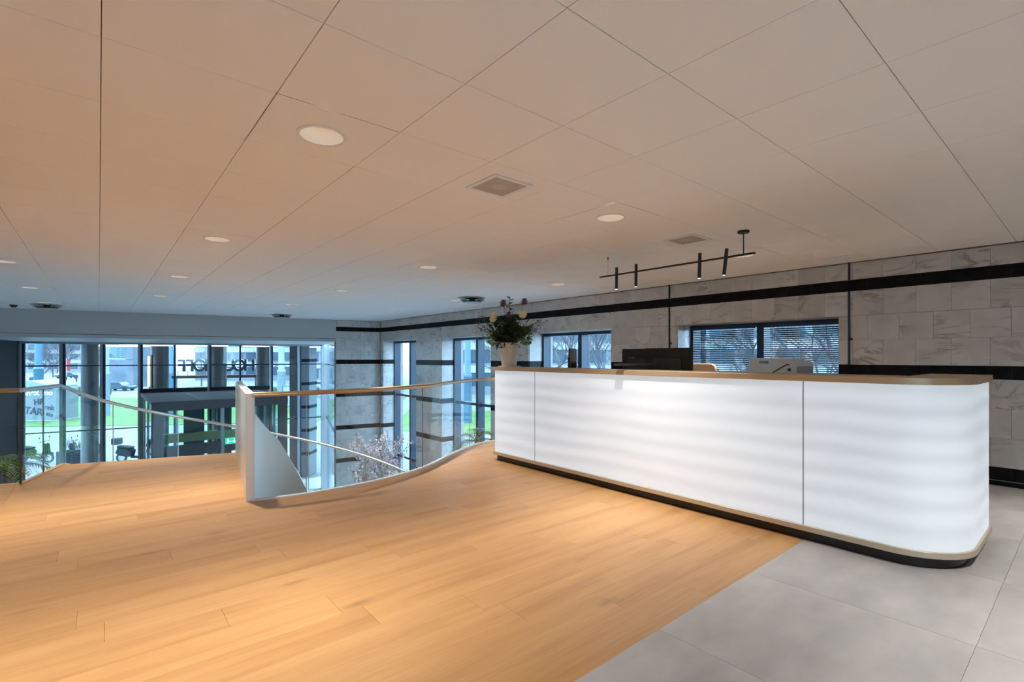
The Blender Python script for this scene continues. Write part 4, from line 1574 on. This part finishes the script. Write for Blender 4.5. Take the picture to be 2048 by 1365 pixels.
cn = thing('canopy', 'pale soffit canopy over the columns outside the entrance', 'canopy', (*fp(5, 7.5), 1.86))
cb = MB().obox(FO, FE, FN, 0.0, 13.0, GN + .12, 9.6, 1.86, 2.3)
cb.v = [(q[0] - fp(5, 7.5).x, q[1] - fp(5, 7.5).y, q[2] - 1.86) for q in cb.v]
cb.build('slab', 'soffit', cn)
for k, (a, b, nn) in enumerate(((7.95, 9.0, 8.6), (6.2, 7.85, 6.6), (4.35, 5.75, 6.6), (2.55, 3.85, 6.6), (0.4, 1.3, 6.6), (7.2, 8.6, 9.2))):
    pm = fp((a + b) / 2, nn)
    l = thing('linear_light', 'thin warm linear light under the canopy, number %s from the right end' % ('five', 'four', 'three', 'two', 'one', 'six')[k], 'light', (pm.x, pm.y, 1.86), group='linear lights under the canopy')
    l['label'] = ['warm linear light under the canopy near the leftmost column', 'warm linear light under the canopy above the lit column',
                  'warm linear light under the canopy above the lettering', 'warm linear light under the canopy right of the lettering',
                  'warm linear light under the canopy at its right end', 'warm linear light at the outer canopy edge on the left'][k]
    m = MB().obox(Vector((0, 0)), FE, FN, -(b - a) / 2, (b - a) / 2, -.06, .06, -.05, -.002); m.build('housing', 'steel', l)
    m = MB().obox(Vector((0, 0)), FE, FN, -(b - a) / 2 + .01, (b - a) / 2 - .01, -.045, .045, -.115, -.05); m.build('diffuser', 'led_warm', l)

ec = thing('sign_beam', 'brown horizontal beam carrying the letters above the entrance', 'beam', (*fp(4.8, 10.0), 0.36), -0.17)
MB().obox(Vector((0, 0)), FE, FN, -1.75, 1.75, -.12, .12, 0, .13).build('beam', 'canopy_brown', ec)
for k in (-1.6, 1.6):
    MB().obox(Vector((0, 0)), FE, FN, k - .05, k + .05, -.05, .05, G - .36, 0).build('post', 'steel', ec)
for k in range(9):
    MB().obox(Vector((0, 0)), FE, FN, -1.55 + k * .385, -1.53 + k * .385, -.01, .01, .13, .33).build('letter_pin', 'steel', ec)


def text_mesh(s, size, depth, mats, name, bold=0.0):
    cu = bpy.data.curves.new(name, 'FONT')
    cu.body = s
    cu.size = size
    cu.extrude = depth
    cu.offset = bold
    cu.align_x = 'CENTER'
    ob = bpy.data.objects.new(name, cu)
    COL.objects.link(ob)
    dg = bpy.context.evaluated_depsgraph_get()
    dg.update()
    me = bpy.data.meshes.new_from_object(ob.evaluated_get(dg))
    bpy.data.objects.remove(ob)
    me.materials.clear()
    for m in mats:
        me.materials.append(MATS[m])
    if len(mats) > 1:
        for poly in me.polygons:
            poly.material_index = 0 if abs(poly.normal.z) > .7 else 1
    else:
        for poly in me.polygons:
            poly.material_index = 0
    return me


sg = thing('sign_letters', 'large raised capital letters above the entrance, seen mirrored from inside', 'sign', (*fp(4.80, 10.0), 0.69), -0.17)
WORD = 'HOUTHOFF'
wd = {'H': .42, 'O': .47, 'U': .42, 'T': .36, 'F': .33}
tot = sum(wd[c] for c in WORD)
sc_f = 3.05 / tot
cur = -tot * sc_f / 2
mcache = {}
for c in WORD:
    if c not in mcache:
        mcache[c] = text_mesh(c, .74, .07, ['letter_face', 'letter_side'], 'letter', .022)
    o = bpy.data.objects.new('letter', mcache[c]); COL.objects.link(o); o.parent = sg
    o['label'] = 'letter %s' % c
    x = cur + wd[c] * sc_f / 2
    cur += wd[c] * sc_f
    # read from the street: the first letter stands at the right seen from inside
    pos = FE * x
    o.location = (pos.x, pos.y, 0)
    ang = math.atan2(FE.y, FE.x)
    o.rotation_euler = (PI / 2, 0, ang)
    o.scale = (.92, 1, 1)

# ------------------------------------------------------------------ masts


def mast(d, l, r, h, m, label):
    p = dl(d, l)
    t = thing('street_mast', label, 'mast', (*p, G), group='tall street masts')
    MB().lathe([(.0001, 0), (r * 1.35, 0), (r * 1.35, 3.7), (r * 1.45, 3.75), (r * 1.45, 3.9), (r, 4.1), (r * .95, h), (.0001, h)], 16).build('pole', m, t, True)
    a = MB().tube([(0, 0, h * .75), (V.x * 1.6, V.y * 1.6, h * .78)], .05, 6)
    a.build('arm', m, t)
    return t


mast(45, -37.0, .21, 10, 'mast_light', 'pale blue street mast on the lawn before the grey tower')
mast(62, -59.5, .36, 10, 'mast_blue', 'strong blue street mast left of the pale path')
mast(46, -31.8, .20, 9, 'mast_blue', 'blue street mast just right of the lit column')
mast(52, -24.3, .30, 10, 'mast_light', 'pale thick mast right of the lettering')
mast(40, -3.6, .26, 10, 'mast_blue', 'blue mast seen through the side window nearest the desk')
mast(44, -2.9, .22, 10, 'mast_light', 'white mast beside the blue one in the side window')
mast(60, -14.2, .14, 10, 'mast_light', 'slim pale lamp post in the farthest side window')


# ------------------------------------------------------------------ buildings
def building(name, label, d, l0, l1, depth, h, body, bands, panes, nw=10, first=1.2, turn=0.0):
    c = dl(d, (l0 + l1) / 2)
    t = thing(name, label, 'building', (c[0], c[1], G))
    w = (l1 - l0) / 2
    ux, uy = V, U
    if turn:
        ux = Vector((V.x * math.cos(turn) - V.y * math.sin(turn), V.x * math.sin(turn) + V.y * math.cos(turn)))
        uy = Vector((-ux.y, ux.x))
    Z0 = Vector((0, 0))
    MB().obox(Z0, ux, uy, -w, w, 0, depth, 0, h).build('wall', body, t)
    z = first
    while z < h - 1.5:
        if bands:
            MB().obox(Z0, ux, uy, -w - .1, w + .1, -.25, 0, z + 1.9, z + 2.9).build('band', bands, t)
        for k in range(nw):
            a = -w + (k + .12) * 2 * w / nw
            b = -w + (k + .88) * 2 * w / nw
            MB().obox(Z0, ux, uy, a, b, -.06, -.0, z, z + 1.8).build('window', panes, t)
        z += 3.3
    MB().obox(Z0, ux, uy, -w - .2, w + .2, -.3, depth + .2, h, h + .5).build('roof', body, t)
    return t


building('office_building', 'long pale office block with white floor bands behind the lettering', 112, -72, -38, 14, 17, 'facade_grey', 'facade_white', 'far_pane', 12)
building('office_building', 'white banded office block right of the lettering', 96, -40, -24, 12, 15, 'facade_lilac', 'facade_white', 'far_pane', 6)
building('apartment_building', 'lilac apartment block behind bare trees at far left', 170, -185, -135, 16, 22, 'facade_lilac', 'facade_white', 'far_pane', 14)
building('office_building', 'banded office block seen through the side windows', 72, -14, 30, 14, 18, 'facade_grey', 'facade_white', 'far_pane', 14, turn=.12)
building('office_building', 'blue-grey block behind trees opposite the blinded window', 58, 24, 60, 12, 15, 'facade_lilac', 'facade_white', 'far_pane', 9, turn=-.5)

tw = thing('stair_tower', 'blue-grey concrete tower with outside stair railing', 'building', (*dl(86, -69.0), G))
Z0 = Vector((0, 0))
MB().obox(Z0, V, U, -2.9, 2.7, 0.4, 5, 0, 4.9).build('lower_wall', 'concrete_blue', tw)
MB().obox(Z0, V, U, 1.4, 2.7, 0.3, 5, 4.9, 12).build('pillar', 'concrete_blue', tw)
MB().obox(Z0, V, U, -2.9, 1.4, 2.5, 5, 4.9, 12).build('rear_wall', 'mast_blue', tw)
MB().obox(Z0, V, U, -2.9, 1.4, 0.4, 2.5, 4.9, 5.1).build('landing', 'facade_white', tw)
for k in range(5):
    za = 5.4 + k * .38
    a, b, c = V * -1.6 + U * .45, V * -.4 + U * .45, V * 1.4 + U * .45
    MB().tube([(a.x, a.y, za + 1.2), (b.x, b.y, za), (c.x, c.y, za)], .05, 5).build('railing_bar', 'mast_light', tw)
for k in (-.4, .5, 1.35):
    a = V * k + U * .45
    MB().tube([(a.x, a.y, 5.1), (a.x, a.y, 7.0)], .05, 5).build('railing_post', 'mast_light', tw)

# ------------------------------------------------------------------ trees


def tree_mesh(seed, h, depth=4):
    r = random.Random(seed)
    b = MB()

    def br(p, d, L, rad, k):
        d = d.normalized()
        q = p + d * L * .5 + Vector((r.uniform(-.05, .05), r.uniform(-.05, .05), 0)) * L
        e = q + (d + Vector((r.uniform(-.2, .2), r.uniform(-.2, .2), .08))).normalized() * L * .5
        b.tube([p, q, e], [rad, rad * .8, rad * .6], 5 if k > 2 else 3, False)
        if k == 0:
            return
        for j in range(4 if k > 1 else 5):
            s = q.lerp(e, r.uniform(-.3, 1.0)) if j else e
            nd = d * .8 + Vector((r.uniform(-.9, .9), r.uniform(-.9, .9), r.uniform(-.15, .75)))
            br(s, nd, L * r.uniform(.52, .74), rad * .55, k - 1)
    br(Vector((0, 0, 0)), Vector((0, 0, 1)), h * .42, h * .016, depth)
    return b


TREES = [tree_mesh(s, 10, 5) for s in (1, 2)]
tmesh = [t.mesh('branches', 'tree_bark') for t in TREES]
rtt = random.Random(21)
SPOTS = []
MASTS = [(45, -37.0), (62, -59.5), (46, -31.8), (52, -24.3), (40, -3.6), (44, -2.9), (60, -14.2)]
NUM = ['leftmost', 'second', 'third', 'fourth', 'fifth', 'sixth', 'seventh', 'eighth', 'ninth', 'tenth', 'eleventh', 'twelfth']


def spaced(n, d0, d1, r0, r1, gap, where, grp):
    """n trees between the depths d0 and d1, off the road, the path and the masts, each counted from the left"""
    got, tries = [], 0
    while len(got) < n and tries < 6000:
        tries += 1
        d = rtt.uniform(d0, d1)
        l = d * rtt.uniform(r0, r1)
        if -110 < l < -14 and 68 < d < 87:
            continue
        if any((d - q[0]) ** 2 + (l - q[1]) ** 2 < gap ** 2 for q in [(t_[0], t_[1]) for t_ in SPOTS] + got):
            continue
        if any((d - q[0]) ** 2 + (l - q[1]) ** 2 < 36 for q in MASTS):
            continue
        if -.90 < l / d < -.86 or -.82 < l / d < -.74:
            continue
        got.append((d, l))
    got.sort(key=lambda q: q[1] / q[0])
    for i_, (d, l) in enumerate(got):
        SPOTS.append((d, l, '%s bare tree %s, counted from the left' % (NUM[i_], where), grp))


spaced(12, 88, 150, -1.05, -.80, 13, 'beyond the pale park path', 'bare trees along the park path')
spaced(5, 88, 91, -.63, -.40, 10, 'before the office blocks', 'bare trees before the office blocks')
spaced(5, 50, 60, -.19, .22, 9, 'across the street in the side windows', 'bare trees outside the side windows')
spaced(4, 18, 34, .07, .22, 6, 'outside the window left of the monitors', 'bare trees outside the window left of the monitors')
spaced(4, 24, 46, .38, .70, 10, 'behind the slatted blinds', 'bare trees outside the blinded window')
for k, (d, l, lab, grp) in enumerate(SPOTS):
    t = bpy.data.objects.new('bare_tree', tmesh[k % 2]); COL.objects.link(t)
    s = rtt.uniform(.8, 1.35)
    t.location = (*dl(d, l), G); t.rotation_euler = (0, 0, rtt.uniform(0, 6)); t.scale = (s * 1.1, s * 1.1, s)
    tag(t, lab, 'tree', grp)

# ------------------------------------------------------------------ kiosk with graffiti
kx = thing('kiosk', 'grey street kiosk with pale arched roof and sprayed tags on the lawn', 'kiosk', (*dl(41, -39.9), G))
MB().obox(Z0, V, U, -2.6, 1.95, 0, 2.2, 0.05, 2.75).build('body', 'kiosk_grey', kx, bevel=.05)
MB().obox(Z0, V, U, -2.7, 2.05, -.05, 2.3, 0, .12).build('plinth', 'facade_white', kx)
rf = MB()
pr_l = [(-2.8, 2.75), (1.7, 2.75), (1.7, 2.95)] + [(1.7 - 4.5 * q / 10, 2.95 + .45 * math.sin(PI * q / 10)) for q in range(1, 10)] + [(-2.8, 2.95)]
vs = []
for yy in (-.2, 2.4):
    for (a, z) in pr_l:
        p = V * a + U * yy
        vs.append((p.x, p.y, z))
m_ = len(pr_l)
rf.add(vs, [tuple(range(m_)), tuple(reversed(range(m_, 2 * m_)))] + [(i, (i + 1) % m_, m_ + (i + 1) % m_, m_ + i) for i in range(m_)])
rf.build('roof', 'kiosk_roof', kx)
for (s, size, a, z, m, rot) in (('TAR', .80, .12, .60, 'spray_black', -.14), ('HR', .66, .62, 1.42, 'spray_black', .1), ('onex', .70, -.1, 2.15, 'spray_white', .05),
                                ('enk', .55, 1.45, .98, 'spray_black', -.1), ('mo', .6, 1.35, 2.2, 'spray_white', .0), ('szn', .45, 1.45, .45, 'spray_black', -.3)):
    me = text_mesh(s, size, .008, [m], 'spray_tag', .018)
    o = bpy.data.objects.new('spray_tag', me); COL.objects.link(o); o.parent = kx
    p = V * a + U * -.02
    o.location = (p.x, p.y, z)
    o.rotation_euler = (Matrix.Rotation(-YAW, 3, 'Z') @ Matrix.Rotation(PI / 2, 3, 'X') @ Matrix.Rotation(rot, 3, 'Z')).to_euler()


# ------------------------------------------------------------------ scooters
def scooter(d, l, rz, label, box=True):
    t = thing('motor_scooter', label, 'scooter', (*dl(d, l), G), rz, 'parked motor scooters outside the glazing')
    for x in (-.62, .62):
        w = MB().lathe([(.17, -.05), (.235, -.055), (.25, 0), (.235, .055), (.17, .05)], 20, close=True)
        w.v = [(p[0] + x, p[2], p[1] + .25) for p in w.v]
        w.build('wheel', 'rubber', t, True)
        hb_ = MB().lathe([(.0001, -.03), (.16, -.03), (.16, .03), (.0001, .03)], 14)
        hb_.v = [(p[0] + x, p[2], p[1] + .25) for p in hb_.v]
        hb_.build('rim', 'steel', t)

    def side(poly, w0, w1, nm, m):
        mm = MB()
        n_ = len(poly)
        vs_ = [(p[0], -w0, p[1]) for p in poly] + [(p[0], w1, p[1]) for p in poly]
        mm.add(vs_, [tuple(range(n_)), tuple(reversed(range(n_, 2 * n_)))] + [(i, (i + 1) % n_, n_ + (i + 1) % n_, n_ + i) for i in range(n_)])
        return mm.build(nm, m, t, bevel=.03, seg=2)
    side([(-.85, .52), (-.72, .38), (-.35, .30), (-.10, .30), (-.02, .60), (-.15, .74), (-.75, .76)], .15, .15, 'body', 'scooter_dark')
    side([(-.15, .22), (.40, .22), (.40, .30), (-.15, .32)], .13, .13, 'footboard', 'scooter_dark')
    side([(.36, .28), (.46, .24), (.60, .55), (.56, .95), (.48, 1.0), (.46, .70)], .17, .17, 'leg_shield', 'scooter_dark')
    side([(.40, .46), (.85, .40), (.82, .50), (.62, .58)], .07, .07, 'front_mudguard', 'scooter_dark')
    side([(-.78, .75), (-.10, .73), (-.06, .80), (-.35, .86), (-.78, .88)], .14, .14, 'seat', 'rubber')
    MB().tube([(.62, 0, .25), (.50, 0, .95), (.46, 0, 1.08)], .03, 8).build('fork', 'steel', t, True)
    MB().tube([(.40, -.33, 1.08), (.47, -.12, 1.09), (.47, .12, 1.09), (.40, .33, 1.08)], .016, 8).build('handlebar', 'rubber', t, True)
    MB().sphere((.55, 0, .98), .09, 10, 6).build('headlight', 'glass_rail', t, True)
    for s in (-.26, .26):
        MB().tube([(.44, s, 1.08), (.42, s * 1.15, 1.26)], .006, 5).build('mirror_stalk', 'black_metal', t)
        MB().sphere((.42, s * 1.18, 1.29), .06, 8, 5, .4, 1, .7).build('mirror', 'black_metal', t, True)
    if box:
        MB().box(-1.02, -.66, -.2, .2, .92, 1.26).build('top_box', 'rubber', t, bevel=.06, seg=3)
    return t


rza = -YAW
scooter(25.0, -24.15, rza + .1, 'dark motor scooter with top box parked farthest left outside')
scooter(25.4, -22.0, rza + PI + .35, 'dark motor scooter parked second from the left outside', False)
scooter(25.2, -19.25, rza + .15, 'dark motor scooter with top box parked just left of the portal')


def planter(d, l, label, seed):
    r = random.Random(seed)
    t = thing('planter', label, 'planter', (*dl(d, l), G), 0, 'planters outside the glazing')
    MB().obox(Z0, V, U, -.35, .35, -.3, .3, 0, .75).build('box', 'scooter_dark', t, bevel=.02)
    f = MB()
    for k in range(90):
        p = Vector((r.uniform(-.32, .32), r.uniform(-.28, .28), .75 + r.uniform(0, .1)))
        leaf(f, p, Vector((r.uniform(-.4, .4), r.uniform(-.4, .4), 1)), Vector((1, 0, 0)), r.uniform(.3, .75), .07)
    o = f.build('leaves', 'leaf_dark', t); o['kind'] = 'stuff'


planter(24.3, -21.85, 'dark planter with upright leaves between the parked scooters', 1)
planter(24.0, -20.85, 'dark planter with pointed leaves beside the leftmost column', 2)


# ------------------------------------------------------------------ cars, people, street things
def car(d, l, rz, m, label):
    t = thing('car', label, 'car', (*dl(d, l), G), rz, 'cars on the street')
    mm = MB()
    body_ = [(-2.1, .3), (2.1, .3), (2.15, .65), (1.9, .82), (1.0, .95), (.45, 1.42), (-1.2, 1.45), (-1.85, .98), (-2.15, .85)]
    n_ = len(body_)
    mm.add([(p[0], -.85, p[1]) for p in body_] + [(p[0], .85, p[1]) for p in body_],
           [tuple(range(n_)), tuple(reversed(range(n_, 2 * n_)))] + [(i, (i + 1) % n_, n_ + (i + 1) % n_, n_ + i) for i in range(n_)])
    mm.build('body', m, t, bevel=.08, seg=2)
    gw = [(.85, .97), (.42, 1.36), (-1.15, 1.38), (-1.62, 1.0)]
    for s in (-.86, .86):
        g_ = MB()
        g_.add([(p[0], s, p[1]) for p in gw] + [(p[0], s * .99, p[1]) for p in gw], [(0, 1, 2, 3), (7, 6, 5, 4), (0, 1, 5, 4), (1, 2, 6, 5), (2, 3, 7, 6), (3, 0, 4, 7)])
        g_.build('side_window', 'far_pane', t)
    for x in (-1.35, 1.35):
        for s in (-.78, .78):
            w = MB().lathe([(.0001, -.1), (.30, -.1), (.32, 0), (.30, .1), (.0001, .1)], 14)
            w.v = [(p[0] + x, p[2] + s, p[1] + .32) for p in w.v]
            w.build('wheel', 'rubber', t)
    return t


car(78, -62, rza, 'car_dark', 'dark car on the road right of the grey tower')
car(78, -72.5, rza + .5, 'car_blue', 'blue car at the lawn edge behind the leftmost column')
car(124, -112, rza + 1.2, 'car_dark', 'dark car parked at the top of the pale path')
car(80, -31, rza, 'car_white', 'white car on the road right of the lettering')
car(76, -4, rza + .1, 'car_dark', 'dark car seen through the side windows')


def person(d, l, rz, label, mcoat):
    t = thing('person', label, 'person', (*dl(d, l), G), rz)
    me = bpy.data.meshes.new('body')
    J = {'pel': (0, 0, .93, .13), 'wst': (0, 0, 1.12, .13), 'chs': (0, .01, 1.36, .15), 'nck': (0, .01, 1.50, .055), 'hed': (0, .03, 1.60, .09), 'top': (0, .03, 1.70, .08),
         'hl': (-.09, 0, .90, .09), 'kl': (-.10, .16, .50, .06), 'al': (-.10, .05, .08, .045), 'tl': (-.10, .20, .04, .035),
         'hr': (.09, 0, .90, .09), 'kr': (.10, -.02, .49, .06), 'ar': (.10, -.25, .12, .045), 'tr': (.10, -.12, .03, .035),
         'sl': (-.19, 0, 1.42, .07), 'el': (-.25, -.10, 1.15, .05), 'wl': (-.24, .05, .92, .035), 'fl': (-.24, .10, .84, .03),
         'sr': (.19, 0, 1.42, .07), 'er': (.25, .06, 1.15, .05), 'wr': (.24, .22, .96, .035), 'fr': (.23, .28, .90, .03)}
    E = [('pel', 'wst'), ('wst', 'chs'), ('chs', 'nck'), ('nck', 'hed'), ('hed', 'top'), ('pel', 'hl'), ('hl', 'kl'), ('kl', 'al'), ('al', 'tl'), ('pel', 'hr'), ('hr', 'kr'),
         ('kr', 'ar'), ('ar', 'tr'), ('chs', 'sl'), ('sl', 'el'), ('el', 'wl'), ('wl', 'fl'), ('chs', 'sr'), ('sr', 'er'), ('er', 'wr'), ('wr', 'fr')]
    ks = list(J)
    me.from_pydata([J[k][:3] for k in ks], [(ks.index(a), ks.index(b)) for a, b in E], [])
    me.materials.append(MATS[mcoat])
    o = bpy.data.objects.new('body', me); COL.objects.link(o); o.parent = t
    o.modifiers.new('skin', 'SKIN'); s = o.modifiers.new('sub', 'SUBSURF'); s.levels = 1; s.render_levels = 1
    for i, k in enumerate(ks):
        me.skin_vertices[0].data[i].radius = (J[k][3], J[k][3])
    me.skin_vertices[0].data[0].use_root = True
    MB().sphere((0, .05, 1.63), .088, 10, 8, .9, 1, 1.15).build('face', 'skin', t, True)
    MB().sphere((0, .02, 1.665), .095, 10, 8, .95, 1.05, 1).build('hair', 'black_plastic', t, True)
    return t


person(100, -88.3, rza + .2, 'person in a dark coat walking along the pale path', 'coat_navy')
person(95, -85.9 - .0, rza + 2.6, 'person in dark clothing beside the red banner', 'scooter_dark')
bn = thing('banner', 'upright red banner flag by the path', 'banner', (*dl(97, -87.6), G))
MB().tube([(0, 0, 0), (0, 0, 5.0)], .05, 6).build('pole', 'steel', bn)
MB().obox(Z0, V, U, .05, .75, -.02, .02, 2.6, 4.9).build('flag', 'banner_red', bn)
for k, (d, l, lab) in enumerate(((92, -89.5, 'blue street bin left of the path, outer one'), (95, -87.8 - 3.0, 'blue street bin left of the path, inner one'))):
    b_ = thing('street_bin', lab, 'bin', (*dl(d, l), G))
    MB().lathe([(.0001, 0), (.35, 0), (.42, 1.3), (.0001, 1.3)], 14).build('body', 'bin_blue', b_, True)
    MB().lathe([(.44, 1.3), (.44, 1.45), (.2, 1.65), (.0001, 1.65)], 14).build('lid', 'bin_blue', b_, True)
for (d, l, w, h, lab) in ((48, -21.6, 1.3, 1.9, 'framed street poster board right of the thick mast'), (40, -15.6, .9, 1.5, 'framed notice board by the corner post'), (56, -9.0, 2.4, 1.7, 'pale panel across the street in the side windows')):
    b_ = thing('notice_board', lab, 'notice board', (*dl(d, l), G))
    MB().obox(Z0, V, U, -w / 2, w / 2, -.05, .05, .6, .6 + h).build('panel', 'poster', b_)
    for (a, b, z0, z1) in ((-w / 2 - .08, -w / 2, 0, .68 + h), (w / 2, w / 2 + .08, 0, .68 + h), (-w / 2, w / 2, .6 + h, .68 + h), (-w / 2, w / 2, .52, .6)):
        MB().obox(Z0, V, U, a, b, -.08, .08, z0, z1).build('frame', 'slate_frame', b_)
for k, (d, l) in enumerate(((64, -57), (64, -55.5), (60, -58.5))):
    b_ = thing('bollard', 'slim dark bollard at the edge of the pale path, %s' % ('middle one', 'rightmost one', 'leftmost one')[k], 'bollard', (*dl(d, l), G), group='bollards along the path')
    MB().lathe([(.0001, 0), (.07, 0), (.07, .95), (.05, 1.0), (.0001, 1.0)], 10).build('post', 'slate_frame', b_, True)
